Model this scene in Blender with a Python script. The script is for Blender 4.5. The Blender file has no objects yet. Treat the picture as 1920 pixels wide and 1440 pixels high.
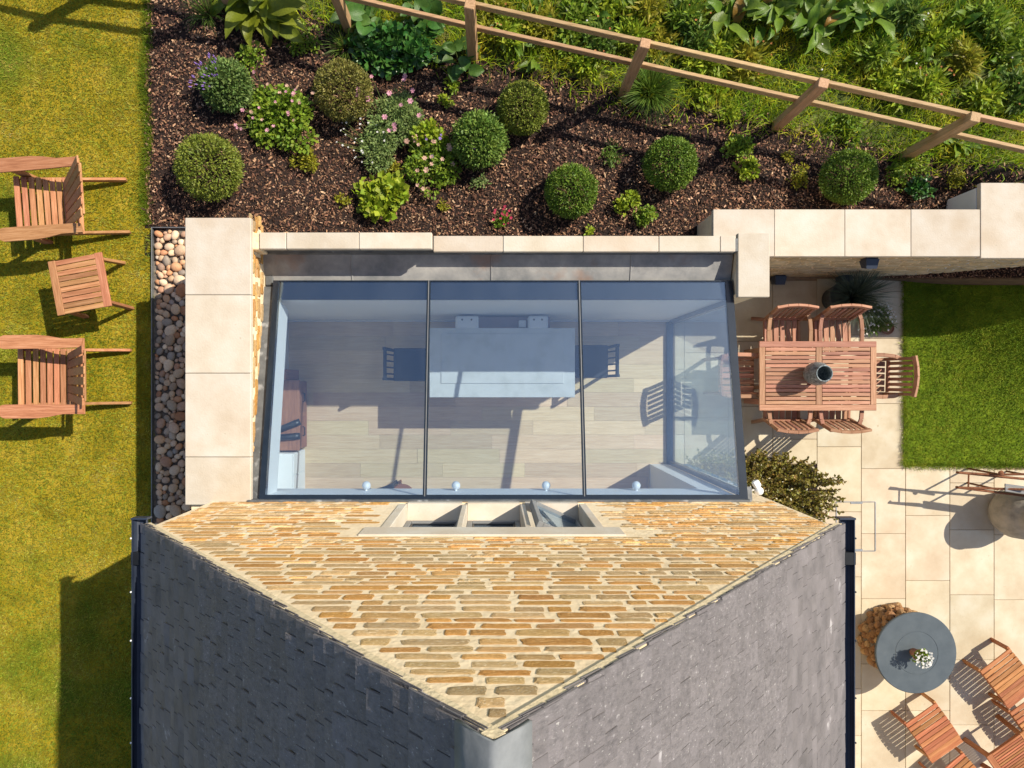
import bpy, math, random
import numpy as np
from mathutils import Vector, Matrix, Euler

random.seed(7)
rng = np.random.default_rng(7)
S = bpy.context.scene
COL = S.collection
PI = math.pi

# ------------------------------------------------------------------ camera, sky, sun, exposure
F, CZ, CX, CY = 1331.0, 9.5, 925.0, 722.0          # focal length in photo pixels, drone height, nadir pixel
cam_d = bpy.data.cameras.new('camera')
cam = bpy.data.objects.new('camera', cam_d)
COL.objects.link(cam)
cam.location = (0, 0, CZ)
cam_d.sensor_width = 36.0
cam_d.sensor_fit = 'HORIZONTAL'
cam_d.lens = F / 1920 * 36
cam_d.shift_x = (960 - CX) / 1920
cam_d.shift_y = (CY - 720) / 1920
cam_d.clip_end = 600
S.camera = cam

SUN = Vector((0.84, 0.47, 1.0))                    # towards the sun
world = bpy.data.worlds.new('World')
S.world = world
world.use_nodes = True
wn = world.node_tree.nodes
sky = wn.new('ShaderNodeTexSky')
sky.sky_type = 'NISHITA'
sky.sun_disc = False
sky.sun_elevation = math.atan2(SUN.z, math.hypot(SUN.x, SUN.y))
sky.sun_rotation = math.atan2(SUN.x, SUN.y)
wn['Background'].inputs['Strength'].default_value = 0.115
world.node_tree.links.new(sky.outputs[0], wn['Background'].inputs[0])

sun_d = bpy.data.lights.new('sun', 'SUN')
sun_d.energy = 5.0
sun_d.angle = math.radians(0.5)
sun_d.color = (1.0, 0.92, 0.77)
sun = bpy.data.objects.new('sun', sun_d)
COL.objects.link(sun)
sun.location = (8, 5, 14)
sun.rotation_euler = (-SUN).to_track_quat('-Z', 'Y').to_euler()

S.view_settings.view_transform = 'Standard'
S.view_settings.look = 'None'
S.view_settings.exposure = 0.38
S.view_settings.gamma = 1.0
S.render.engine = 'CYCLES'
S.cycles.use_denoising = True
S.cycles.max_bounces = 8
S.cycles.transparent_max_bounces = 24

# ------------------------------------------------------------------ helpers
def W(px, py, z):
    d = CZ - z
    return Vector(((px - CX) / F * d, (CY - py) / F * d, z))

def smooth(a, b, x):
    t = np.clip((np.asarray(x, float) - a) / (b - a), 0, 1)
    return t * t * (3 - 2 * t)

def zt(x, y):
    """height of the upper garden: lawn 1.5, bed falling to 1.0"""
    x = np.asarray(x, float); y = np.asarray(y, float)
    z = 1.0 + 0.5 * smooth(-1.2, -3.9, x)
    z = z + 0.55 * np.exp(-((x - 5.95) / 0.42) ** 2 - ((y - 2.32) / 0.30) ** 2)
    z = z + 0.025 * np.sin(x * 2.1 + 1.3) * np.sin(y * 2.7) * smooth(-3.9, -3.2, x)
    return z

def WT(px, py, dz=0.0):
    z = 1.0
    for _ in range(8):
        p = W(px, py, z + dz)
        z = float(zt(p.x, p.y))
    return Vector((p.x, p.y, z))

class MB:
    """collects shapes into one mesh"""
    def __init__(self):
        self.v, self.f, self.n = [], [], 0
    def add(self, verts, faces):
        verts = np.asarray(verts, float).reshape(-1, 3)
        self.v.append(verts)
        b = self.n
        self.f.extend([tuple(i + b for i in q) for q in faces])
        self.n += len(verts)
        return self
    def box(self, c, s, m=None, ch=0.004):
        v, f = cbox_data(s, ch)
        if m is not None:
            v = v @ np.array(m.to_3x3()).T
        return self.add(v + np.array(c), f)
    def span(self, x0, x1, y0, y1, z0, z1, ch=0.004):
        return self.box(((x0 + x1) / 2, (y0 + y1) / 2, (z0 + z1) / 2), (abs(x1 - x0), abs(y1 - y0), abs(z1 - z0)), None, ch)
    def beam(self, a, b, w, h, up=(0, 0, 1), ch=0.003):
        """box from a to b; w is across, h along up"""
        a, b = Vector(a), Vector(b)
        d = (b - a); L = d.length; d.normalize()
        u = Vector(up); s = d.cross(u)
        if s.length < 1e-5: s = d.cross(Vector((1, 0, 0)))
        s.normalize(); u = s.cross(d)
        m = Matrix((d, s, u)).transposed()
        return self.box((a + b) / 2, (L, w, h), m, ch)
    def tube(self, pts, r, n=8, cap=True):
        pts = [Vector(p) for p in pts]
        rs = r if isinstance(r, (list, tuple)) else [r] * len(pts)
        V, Fc = [], []
        prev = None
        for i, p in enumerate(pts):
            d = (pts[min(i + 1, len(pts) - 1)] - pts[max(i - 1, 0)]).normalized()
            if prev is None:
                s = d.cross(Vector((0, 0, 1)))
                if s.length < 1e-3: s = d.cross(Vector((1, 0, 0)))
            else:
                s = prev - d * prev.dot(d)
            s.normalize(); prev = s; u = d.cross(s)
            for k in range(n):
                a = 2 * PI * k / n
                V.append(p + (s * math.cos(a) + u * math.sin(a)) * rs[i])
        for i in range(len(pts) - 1):
            for k in range(n):
                Fc.append((i * n + k, i * n + (k + 1) % n, (i + 1) * n + (k + 1) % n, (i + 1) * n + k))
        if cap:
            Fc.append(tuple(range(n - 1, -1, -1)))
            Fc.append(tuple((len(pts) - 1) * n + k for k in range(n)))
        return self.add([tuple(v) for v in V], Fc)
    def lathe(self, prof, c=(0, 0, 0), n=32, wob=0.0):
        V, Fc = [], []
        for i, (r, z) in enumerate(prof):
            for k in range(n):
                a = 2 * PI * k / n
                rr = r * (1 + wob * math.sin(3 * a + i) )
                V.append((c[0] + rr * math.cos(a), c[1] + rr * math.sin(a), c[2] + z))
        for i in range(len(prof) - 1):
            for k in range(n):
                Fc.append((i * n + k, i * n + (k + 1) % n, (i + 1) * n + (k + 1) % n, (i + 1) * n + k))
        Fc.append(tuple(range(n - 1, -1, -1)))
        Fc.append(tuple((len(prof) - 1) * n + k for k in range(n)))
        return self.add(V, Fc)
    def prism(self, poly, z0, z1):
        """poly: xy outline, counter-clockwise"""
        n = len(poly)
        V = [(x, y, z0) for x, y in poly] + [(x, y, z1) for x, y in poly]
        Fc = [tuple(range(n - 1, -1, -1)), tuple(range(n, 2 * n))]
        Fc += [(i, (i + 1) % n, n + (i + 1) % n, n + i) for i in range(n)]
        return self.add(V, Fc)
    def quad(self, a, b, c, d):
        return self.add([tuple(a), tuple(b), tuple(c), tuple(d)], [(0, 1, 2, 3)])
    def mesh(self, name, off=None, smooth_=False):
        v = np.concatenate(self.v)
        if off is not None: v = v - np.array(off)
        me = bpy.data.meshes.new(name)
        me.from_pydata(v.tolist(), [], self.f)
        if smooth_: me.shade_smooth()
        me.update()
        return me
    def build(self, name, m, parent=None, world=True, smooth_=False):
        off = tuple(parent_loc(parent)) if (parent is not None and world) else None
        me = self.mesh(name, off, smooth_)
        return link(name, me, m, parent)

def cbox_data(s, ch):
    hx, hy, hz = s[0] / 2, s[1] / 2, s[2] / 2
    c = min(ch, hx * .45, hy * .45, hz * .45)
    V = []; idx = {}
    for ix in (-1, 1):
        for iy in (-1, 1):
            for iz in (-1, 1):
                b = len(V); idx[(ix, iy, iz)] = b
                V.append((ix * hx, iy * (hy - c), iz * (hz - c)))
                V.append((ix * (hx - c), iy * hy, iz * (hz - c)))
                V.append((ix * (hx - c), iy * (hy - c), iz * hz))
    Fc = []
    def g(x, y, z, k): return idx[(x, y, z)] + k
    for s_ in (-1, 1):
        q = [g(s_, -1, -1, 0), g(s_, 1, -1, 0), g(s_, 1, 1, 0), g(s_, -1, 1, 0)]; Fc.append(tuple(q if s_ > 0 else q[::-1]))
        q = [g(-1, s_, -1, 1), g(1, s_, -1, 1), g(1, s_, 1, 1), g(-1, s_, 1, 1)]; Fc.append(tuple(q[::-1] if s_ > 0 else q))
        q = [g(-1, -1, s_, 2), g(1, -1, s_, 2), g(1, 1, s_, 2), g(-1, 1, s_, 2)]; Fc.append(tuple(q if s_ > 0 else q[::-1]))
    for a in (-1, 1):
        for b in (-1, 1):
            q = [g(a, b, -1, 0), g(a, b, 1, 0), g(a, b, 1, 1), g(a, b, -1, 1)]; Fc.append(tuple(q if a * b < 0 else q[::-1]))
            q = [g(a, -1, b, 0), g(a, 1, b, 0), g(a, 1, b, 2), g(a, -1, b, 2)]; Fc.append(tuple(q[::-1] if a * b < 0 else q)) 
            q = [g(-1, a, b, 1), g(1, a, b, 1), g(1, a, b, 2), g(-1, a, b, 2)]; Fc.append(tuple(q if a * b < 0 else q[::-1]))
            for c_ in (-1, 1):
                t = (g(a, b, c_, 0), g(a, b, c_, 1), g(a, b, c_, 2)); Fc.append(t if a * b * c_ > 0 else t[::-1])
    return np.array(V), Fc

LOC = {}
def parent_loc(o):
    p = Vector((0, 0, 0))
    while o is not None:
        p = p + o.location; o = o.parent
    return p

def link(name, me, m, parent=None):
    o = bpy.data.objects.new(name, me)
    if m is not None and not me.materials: me.materials.append(m)
    COL.objects.link(o)
    o.parent = parent
    return o

def fast(name, V, Fc, m, parent=None, off=None):
    """big numpy mesh; Fc is (n,3) or (n,4)"""
    V = np.asarray(V, np.float32).reshape(-1, 3); Fc = np.asarray(Fc, np.int32)
    if off is not None: V = V - np.asarray(off, np.float32)
    me = bpy.data.meshes.new(name)
    k = Fc.shape[1]
    me.vertices.add(len(V)); me.vertices.foreach_set('co', V.ravel())
    me.loops.add(Fc.size); me.loops.foreach_set('vertex_index', Fc.ravel())
    me.polygons.add(len(Fc)); me.polygons.foreach_set('loop_start', np.arange(0, Fc.size, k, dtype=np.int32))
    me.update(calc_edges=True)
    return link(name, me, m, parent)

def tag(o, label, cat=None, group=None, kind=None):
    o['label'] = label
    if cat: o['category'] = cat
    if group: o['group'] = group
    if kind: o['kind'] = kind
    return o

def thing(name, label, cat, loc, rz=0.0, group=None):
    o = bpy.data.objects.new(name, None)
    COL.objects.link(o)
    o.empty_display_size = 0.1
    o.location = loc; o.rotation_euler = (0, 0, rz)
    return tag(o, label, cat, group)

def struct(name, mb, m, label=None):
    o = mb.build(name, m) if isinstance(mb, MB) else mb
    o['kind'] = 'structure'
    if label: o['label'] = label
    return o

def inst(name, me, parent, loc, rot=(0, 0, 0), scale=(1, 1, 1), m=None):
    o = bpy.data.objects.new(name, me)
    COL.objects.link(o)
    o.parent = parent
    o.location = loc; o.rotation_euler = rot; o.scale = scale
    return o

def copy_tree(o, parent=None):
    c = o.copy(); COL.objects.link(c); c.parent = parent
    for ch in list(o.children): copy_tree(ch, c)
    return c

# ------------------------------------------------------------------ materials
def mat(name, cols, scale=8.0, detail=6.0, rough=0.7, bump=0.0, bscale=None, rnd=None, rndamt=0.35, stretch=None,
        spec=0.3, transl=0.0, coord='pos', hue=0.0, tint=None, metal=0.0, rramp=None, dist=0.0, big=None, spk=None):
    """cols: colour stops over a noise; rnd 'object' or 'island' varies brightness piece by piece; rramp: colours picked by that random"""
    m = bpy.data.materials.new(name); m.use_nodes = True
    nt = m.node_tree; N = nt.nodes; L = nt.links
    bs = N['Principled BSDF']; out = N['Material Output']
    bs.inputs['Roughness'].default_value = rough
    bs.inputs['Specular IOR Level'].default_value = spec
    bs.inputs['Metallic'].default_value = metal
    if coord == 'pos':
        src = N.new('ShaderNodeNewGeometry').outputs['Position']
    else:
        src = N.new('ShaderNodeTexCoord').outputs['Object']
    mp = N.new('ShaderNodeMapping'); L.new(src, mp.inputs['Vector'])
    if stretch: mp.inputs['Scale'].default_value = stretch
    if rnd == 'object' and coord != 'pos':
        oi0 = N.new('ShaderNodeObjectInfo'); vm = N.new('ShaderNodeVectorMath'); vm.operation = 'SCALE'
        cv = N.new('ShaderNodeCombineXYZ')
        for k in range(3): L.new(oi0.outputs['Random'], cv.inputs[k])
        L.new(cv.outputs[0], vm.inputs[0]); vm.inputs['Scale'].default_value = 37.0
        L.new(vm.outputs[0], mp.inputs['Location'])
    nz = N.new('ShaderNodeTexNoise'); nz.inputs['Scale'].default_value = scale; nz.inputs['Detail'].default_value = detail
    nz.inputs['Roughness'].default_value = 0.62; nz.inputs['Distortion'].default_value = dist
    L.new(mp.outputs[0], nz.inputs['Vector'])
    def ramp(cs, fac):
        r = N.new('ShaderNodeValToRGB'); e = r.color_ramp.elements
        while len(e) < len(cs): e.new(0.5)
        for i, (p, c) in enumerate(cs):
            e[i].position = p; e[i].color = (*c, 1)
        L.new(fac, r.inputs[0]); return r.outputs[0]
    col = ramp(cols, nz.outputs['Fac'])
    def mix(a, b, fac, typ='MIX'):
        x = N.new('ShaderNodeMix'); x.data_type = 'RGBA'; x.blend_type = typ
        if isinstance(fac, float): x.inputs['Factor'].default_value = fac
        else: L.new(fac, x.inputs['Factor'])
        for s, v in (('A', a), ('B', b)):
            i = [k for k in x.inputs if k.name == s and k.type == 'RGBA'][0]
            if isinstance(v, tuple): i.default_value = (*v, 1)
            else: L.new(v, i)
        return [k for k in x.outputs if k.type == 'RGBA'][0]
    if big:                                         # (scale, lo, hi, colour): broad patches of another colour
        n2 = N.new('ShaderNodeTexNoise'); n2.inputs['Scale'].default_value = big[0]; n2.inputs['Detail'].default_value = 5
        L.new(src, n2.inputs['Vector'])
        mr = N.new('ShaderNodeMapRange'); mr.inputs[1].default_value = big[1]; mr.inputs[2].default_value = big[2]
        L.new(n2.outputs['Fac'], mr.inputs[0])
        col = mix(col, big[3], mr.outputs[0])
    if spk:                                         # (scale, lo, hi, colour): small spots of lichen and dirt
        n3 = N.new('ShaderNodeTexNoise'); n3.inputs['Scale'].default_value = spk[0]; n3.inputs['Detail'].default_value = 3
        L.new(mp.outputs[0], n3.inputs['Vector'])
        m3 = N.new('ShaderNodeMapRange'); m3.inputs[1].default_value = spk[1]; m3.inputs[2].default_value = spk[2]
        L.new(n3.outputs['Fac'], m3.inputs[0])
        col = mix(col, spk[3], m3.outputs[0])
    if rnd:
        if rnd == 'object': rv = N.new('ShaderNodeObjectInfo').outputs['Random']
        else: rv = N.new('ShaderNodeNewGeometry').outputs['Random Per Island']
        if rramp: col = mix(col, ramp(rramp, rv), 1.0, 'MULTIPLY')
        wnz = N.new('ShaderNodeTexWhiteNoise'); wnz.noise_dimensions = '1D'; L.new(rv, wnz.inputs['W'])
        mr = N.new('ShaderNodeMapRange'); mr.inputs[3].default_value = 1 - rndamt; mr.inputs[4].default_value = 1 + rndamt
        L.new(wnz.outputs['Value'], mr.inputs[0])
        hsv = N.new('ShaderNodeHueSaturation'); L.new(col, hsv.inputs['Color']); L.new(mr.outputs[0], hsv.inputs['Value'])
        if hue:
            mh = N.new('ShaderNodeMapRange'); mh.inputs[3].default_value = 0.5 - hue; mh.inputs[4].default_value = 0.5 + hue
            w2 = N.new('ShaderNodeTexWhiteNoise'); w2.noise_dimensions = '1D'
            ad = N.new('ShaderNodeMath'); ad.operation = 'ADD'; ad.inputs[1].default_value = 3.7; L.new(rv, ad.inputs[0])
            L.new(ad.outputs[0], w2.inputs['W']); L.new(w2.outputs['Value'], mh.inputs[0]); L.new(mh.outputs[0], hsv.inputs['Hue'])
        col = hsv.outputs[0]
    L.new(col, bs.inputs['Base Color'])
    if bump:
        nb = N.new('ShaderNodeTexNoise'); nb.inputs['Scale'].default_value = bscale or scale * 3; nb.inputs['Detail'].default_value = 8
        L.new(mp.outputs[0], nb.inputs['Vector'])
        bp = N.new('ShaderNodeBump'); bp.inputs['Strength'].default_value = bump; bp.inputs['Distance'].default_value = 0.02
        L.new(nb.outputs['Fac'], bp.inputs['Height']); L.new(bp.outputs[0], bs.inputs['Normal'])
    if transl:
        tr = N.new('ShaderNodeBsdfTranslucent'); L.new(col, tr.inputs['Color'])
        ms = N.new('ShaderNodeMixShader'); ms.inputs[0].default_value = transl
        L.new(bs.outputs[0], ms.inputs[1]); L.new(tr.outputs[0], ms.inputs[2]); L.new(ms.outputs[0], out.inputs['Surface'])
    return m

def glass(name, tint, refl, dust_haze=0.0):
    m = bpy.data.materials.new(name); m.use_nodes = True
    nt = m.node_tree; N = nt.nodes; L = nt.links
    N.remove(N['Principled BSDF']); out = N['Material Output']
    t = N.new('ShaderNodeBsdfTransparent'); t.inputs[0].default_value = (*tint, 1)
    g = N.new('ShaderNodeBsdfGlossy'); g.inputs['Roughness'].default_value = 0.0; g.inputs[0].default_value = (0.66, 0.83, 1, 1)
    lw_ = N.new('ShaderNodeLayerWeight'); lw_.inputs['Blend'].default_value = 0.5
    pw = N.new('ShaderNodeMath'); pw.operation = 'POWER'; L.new(lw_.outputs['Facing'], pw.inputs[0]); pw.inputs[1].default_value = 5.0
    fr = N.new('ShaderNodeMath'); fr.operation = 'MULTIPLY_ADD'; L.new(pw.outputs[0], fr.inputs[0]); fr.inputs[1].default_value = 1 - refl; fr.inputs[2].default_value = refl
    mx = N.new('ShaderNodeMixShader'); L.new(fr.outputs[0], mx.inputs[0]); L.new(t.outputs[0], mx.inputs[1]); L.new(g.outputs[0], mx.inputs[2])
    df = N.new('ShaderNodeBsdfDiffuse'); df.inputs[0].default_value = (0.62, 0.68, 0.76, 1)          # pale film paints in the milky sheen; also dusty, with dried rain marks
    geo = N.new('ShaderNodeNewGeometry'); mp = N.new('ShaderNodeMapping'); mp.inputs['Scale'].default_value = (3.0, 0.9, 1.0); L.new(geo.outputs['Position'], mp.inputs['Vector'])
    nz = N.new('ShaderNodeTexNoise'); nz.inputs['Scale'].default_value = 1.6; nz.inputs['Detail'].default_value = 7; nz.inputs['Roughness'].default_value = 0.65; L.new(mp.outputs[0], nz.inputs['Vector'])
    mr = N.new('ShaderNodeMapRange'); mr.inputs[1].default_value = 0.35; mr.inputs[2].default_value = 0.75; mr.inputs[3].default_value = dust_haze * 0.5; mr.inputs[4].default_value = dust_haze * 1.6; L.new(nz.outputs['Fac'], mr.inputs[0])
    m2 = N.new('ShaderNodeMixShader'); L.new(mr.outputs[0], m2.inputs[0]); L.new(mx.outputs[0], m2.inputs[1]); L.new(df.outputs[0], m2.inputs[2])
    L.new(m2.outputs[0], out.inputs['Surface'])
    return m

MT = {}
def wood(name, axis, a, b, c, rough=0.6, amt=0.22):
    st = [14.0, 14.0, 14.0]; st['xyz'.index(axis)] = 0.9
    return mat(name, [(0.25, a), (0.5, b), (0.75, c)], scale=4.0, detail=8, rough=rough, bump=0.25, bscale=7, rnd='object', rndamt=amt, hue=0.012,
               stretch=tuple(st), coord='obj', spec=0.25, dist=0.6)
TEAK = ((0.25, 0.098, 0.042), (0.40, 0.178, 0.082), (0.53, 0.275, 0.150))
DINE = ((0.25, 0.112, 0.064), (0.36, 0.180, 0.112), (0.46, 0.255, 0.170))
ORNG = ((0.24, 0.082, 0.032), (0.38, 0.148, 0.060), (0.50, 0.225, 0.105))
for ax in 'xyz':
    MT['teak_' + ax] = wood('teak_' + ax, ax, *TEAK)
    MT['dine_' + ax] = wood('weathered_teak_' + ax, ax, *DINE)
    MT['orng_' + ax] = wood('oiled_hardwood_' + ax, ax, *ORNG)
    MT['fence_' + ax] = wood('fence_timber_' + ax, ax, (0.28, 0.165, 0.075), (0.43, 0.265, 0.135), (0.56, 0.37, 0.205), amt=0.15)
    MT['oak_' + ax] = wood('oak_' + ax, ax, (0.60, 0.42, 0.235), (0.72, 0.53, 0.325), (0.80, 0.63, 0.42), rough=0.45, amt=0.13)
    MT['chest_' + ax] = wood('chest_wood_' + ax, ax, (0.20, 0.085, 0.045), (0.31, 0.14, 0.075), (0.38, 0.19, 0.11), amt=0.1)

MT['turf'] = mat('turf', [(0.3, (0.187, 0.143, 0.011)), (0.5, (0.289, 0.217, 0.014)), (0.7, (0.408, 0.285, 0.032))], scale=3.0, rough=0.95, bump=0.5, bscale=60, spec=0.05,
                 big=(0.9, 0.52, 0.66, (0.11, 0.15, 0.012)))
MT['blade'] = mat('grass_blade', [(0.28, (0.180, 0.215, 0.021)), (0.48, (0.304, 0.306, 0.029)), (0.66, (0.414, 0.376, 0.063)), (0.80, (0.475, 0.422, 0.158))], scale=2.6, rough=0.6, rnd='island', rndamt=0.48, hue=0.045, spec=0.15, transl=0.35,
                  big=(0.8, 0.50, 0.66, (0.17, 0.235, 0.018)))
MT['turf2'] = mat('turf_green', [(0.3, (0.080, 0.136, 0.010)), (0.6, (0.160, 0.224, 0.016)), (0.8, (0.256, 0.256, 0.025))], scale=5.0, rough=0.95, bump=0.5, bscale=60, spec=0.05)
MT['blade2'] = mat('grass_blade_green', [(0.3, (0.100, 0.162, 0.012)), (0.55, (0.200, 0.266, 0.020)), (0.8, (0.346, 0.338, 0.040))], scale=6.0, rough=0.6, rnd='island', rndamt=0.35, hue=0.03, spec=0.15, transl=0.35)
MT['meadow'] = mat('meadow_blade', [(0.3, (0.159, 0.249, 0.010)), (0.5, (0.298, 0.391, 0.016)), (0.72, (0.596, 0.497, 0.036))], scale=1.8, rough=0.55, rnd='island', rndamt=0.4, hue=0.04, spec=0.2, transl=0.4)
MT['earth'] = mat('meadow_soil', [(0.35, (0.03, 0.05, 0.010)), (0.55, (0.08, 0.10, 0.02)), (0.72, (0.24, 0.18, 0.08))], scale=4, rough=0.95, bump=0.8, bscale=40)
MT['mulch'] = mat('mulch_ground', [(0.3, (0.010, 0.006, 0.005)), (0.55, (0.026, 0.015, 0.012)), (0.75, (0.055, 0.032, 0.025))], scale=26, rough=0.95, bump=1.0, bscale=60)
MT['chip'] = mat('bark_chip', [(0.2, (0.7, 0.7, 0.7)), (0.8, (1, 1, 1))], scale=30, rough=0.8, rnd='island', rndamt=0.25, hue=0.01,
                 rramp=[(0.0, (0.034, 0.017, 0.011)), (0.38, (0.107, 0.049, 0.030)), (0.66, (0.224, 0.106, 0.062)), (0.86, (0.396, 0.207, 0.114)), (1.0, (0.619, 0.405, 0.255))])
MT['coping'] = mat('coping_stone', [(0.16, (0.349, 0.288, 0.208)), (0.25, (0.472, 0.392, 0.297)), (0.50, (0.542, 0.474, 0.385)), (0.75, (0.581, 0.541, 0.473))], scale=3.0, rough=0.85, bump=0.12, bscale=60, rnd='object', rndamt=0.06, hue=0.006, coord='obj', spec=0.15,
                   big=(1.7, 0.55, 0.85, (0.46, 0.36, 0.25)), spk=(24, 0.68, 0.80, (0.42, 0.36, 0.27)))
MT['slab'] = mat('patio_stone', [(0.25, (0.458, 0.366, 0.250)), (0.5, (0.547, 0.463, 0.336)), (0.75, (0.602, 0.556, 0.446))], scale=2.8, rough=0.8, bump=0.08, bscale=70, rnd='object', rndamt=0.08, hue=0.007, coord='obj', spec=0.2, big=(1.1, 0.56, 0.80, (0.46, 0.36, 0.245)), spk=(18, 0.68, 0.80, (0.46, 0.36, 0.25)))
MT['joint'] = mat('slab_joint', [(0.3, (0.24, 0.165, 0.10)), (0.7, (0.36, 0.26, 0.17))], scale=14, rough=0.95)
MT['mortar'] = mat('lime_mortar', [(0.25, (0.70, 0.535, 0.335)), (0.5, (0.82, 0.655, 0.44)), (0.8, (0.86, 0.72, 0.52))], scale=9, rough=0.95, bump=0.35, bscale=30, spec=0.1)
MT['verge'] = mat('verge_mortar', [(0.3, (0.55, 0.45, 0.29)), (0.6, (0.72, 0.59, 0.39)), (0.8, (0.77, 0.66, 0.47))], scale=12, rough=0.95, bump=0.4, bscale=40, spec=0.1)
MT['stone'] = mat('wall_stone', [(0.22, (0.66, 0.64, 0.62)), (0.5, (0.98, 0.97, 0.95)), (0.78, (1.22, 1.25, 1.30))], scale=3.2, detail=9, rough=0.9, bump=0.7, bscale=18, rnd='object', rndamt=0.16, hue=0.004, coord='obj', spec=0.12, big=(7.0, 0.54, 0.68, (1.35, 1.6, 2.1)),
                  rramp=[(0.0, (0.510, 0.276, 0.090)), (0.2, (0.612, 0.313, 0.094)), (0.4, (0.571, 0.377, 0.172)), (0.55, (0.469, 0.336, 0.183)), (0.75, (0.632, 0.414, 0.195)), (1.0, (0.530, 0.248, 0.066))])
MT['stone_i'] = mat('wall_stone_far', [(0.22, (0.66, 0.64, 0.62)), (0.5, (0.98, 0.97, 0.95)), (0.78, (1.22, 1.25, 1.30))], scale=9, detail=9, rough=0.9, bump=0.7, bscale=40, rnd='island', rndamt=0.18, hue=0.004, spec=0.12, big=(7.0, 0.54, 0.68, (1.35, 1.6, 2.1)),
                  rramp=[(0.0, (0.510, 0.276, 0.090)), (0.2, (0.612, 0.313, 0.094)), (0.4, (0.571, 0.377, 0.172)), (0.55, (0.469, 0.336, 0.183)), (0.75, (0.632, 0.414, 0.195)), (1.0, (0.530, 0.248, 0.066))])
MT['stone_p'] = mat('wall_stone_pale', [(0.22, (0.66, 0.64, 0.62)), (0.5, (0.98, 0.97, 0.95)), (0.78, (1.25, 1.28, 1.35))], scale=9, detail=9, rough=0.9, bump=0.7, bscale=40, rnd='island', rndamt=0.15, spec=0.12,
                  rramp=[(0.0, (0.52, 0.38, 0.21)), (0.4, (0.60, 0.47, 0.29)), (0.7, (0.50, 0.41, 0.27)), (1.0, (0.62, 0.47, 0.28))])
SL = [(0.25, (0.096, 0.088, 0.092)), (0.5, (0.158, 0.143, 0.146)), (0.64, (0.177, 0.159, 0.164)), (0.70, (0.326, 0.305, 0.307))]
MT['slate'] = mat('roof_slate', SL, scale=5, detail=9, rough=0.62, bump=0.35, bscale=14, rnd='object', rndamt=0.11, hue=0.01, spec=0.3, coord='obj', spk=(11, 0.66, 0.72, (0.33, 0.315, 0.30)))
MT['slate_i'] = mat('roof_slate_far', SL, scale=5, detail=9, rough=0.62, bump=0.35, bscale=14, rnd='island', rndamt=0.11, hue=0.01, spec=0.3)
MT['ridge'] = mat('ridge_grey', [(0.3, (0.14, 0.15, 0.16)), (0.7, (0.23, 0.24, 0.25))], scale=6, rough=0.75, bump=0.15, spec=0.25)
MT['lead'] = mat('lead_sheet', [(0.3, (0.17, 0.175, 0.18)), (0.5, (0.27, 0.265, 0.26)), (0.72, (0.38, 0.365, 0.345))], scale=4, rough=0.6, bump=0.25, bscale=12, spec=0.4, big=(2.6, 0.56, 0.75, (0.27, 0.16, 0.11)))
MT['leaddark'] = mat('lead_flashing', [(0.3, (0.06, 0.065, 0.07)), (0.7, (0.15, 0.155, 0.16))], scale=7, rough=0.55, bump=0.3, bscale=14, spec=0.4, big=(9, 0.6, 0.8, (0.42, 0.43, 0.44)))
MT['frame'] = mat('dark_frame', [(0.3, (0.010, 0.016, 0.026)), (0.7, (0.016, 0.024, 0.036))], scale=8, rough=0.18, spec=0.6)
MT['framegrey'] = mat('grey_frame', [(0.3, (0.17, 0.17, 0.17)), (0.7, (0.21, 0.21, 0.21))], scale=8, rough=0.5, spec=0.4)
MT['gutter'] = mat('gutter_blue_black', [(0.3, (0.016, 0.022, 0.040)), (0.7, (0.030, 0.040, 0.065))], scale=5, rough=0.4, spec=0.5)
MT['frit'] = mat('black_frit', [(0.3, (0.006, 0.007, 0.009)), (0.7, (0.010, 0.011, 0.014))], scale=5, rough=0.5)
MT['white'] = mat('white_paint', [(0.3, (0.82, 0.83, 0.81)), (0.7, (0.86, 0.86, 0.85))], scale=2, rough=0.6, spec=0.3)
MT['whitegloss'] = mat('white_plastic', [(0.3, (0.78, 0.78, 0.78)), (0.7, (0.84, 0.84, 0.83))], scale=2, rough=0.3, spec=0.5)
MT['render'] = mat('white_render', [(0.3, (0.60, 0.60, 0.60)), (0.7, (0.70, 0.70, 0.70))], scale=3, rough=0.9, bump=0.1)
MT['worktop'] = mat('pale_worktop', [(0.3, (0.60, 0.60, 0.56)), (0.5, (0.70, 0.70, 0.665)), (0.8, (0.74, 0.74, 0.71))], scale=5, rough=0.3, spec=0.5)
MT['darkchair'] = mat('dark_seat', [(0.3, (0.018, 0.020, 0.024)), (0.7, (0.035, 0.038, 0.044))], scale=9, rough=0.6)
MT['black'] = mat('black_metal', [(0.3, (0.012, 0.013, 0.016)), (0.7, (0.022, 0.024, 0.028))], scale=9, rough=0.4, spec=0.5)
MT['pebble'] = mat('pebble_stone', [(0.3, (1.392, 1.344, 1.248)), (0.7, (1.914, 1.848, 1.716))], scale=9, rough=0.6, rnd='object', rndamt=0.22, coord='obj', spec=0.3,
                   rramp=[(0.0, (0.212, 0.172, 0.139)), (0.2, (0.331, 0.211, 0.132)), (0.36, (0.276, 0.121, 0.059)), (0.5, (0.184, 0.164, 0.152)), (0.66, (0.423, 0.304, 0.205)), (0.82, (0.248, 0.148, 0.106)), (1.0, (0.460, 0.359, 0.264))])
MT['gravelbase'] = mat('pebble_base', [(0.3, (0.091, 0.073, 0.062)), (0.7, (0.234, 0.195, 0.156))], scale=22, rough=0.95, bump=0.6)
MT['steel'] = mat('steel_edging', [(0.3, (0.20, 0.21, 0.22)), (0.7, (0.32, 0.33, 0.34))], scale=8, rough=0.45, spec=0.5, metal=0.6)
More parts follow.
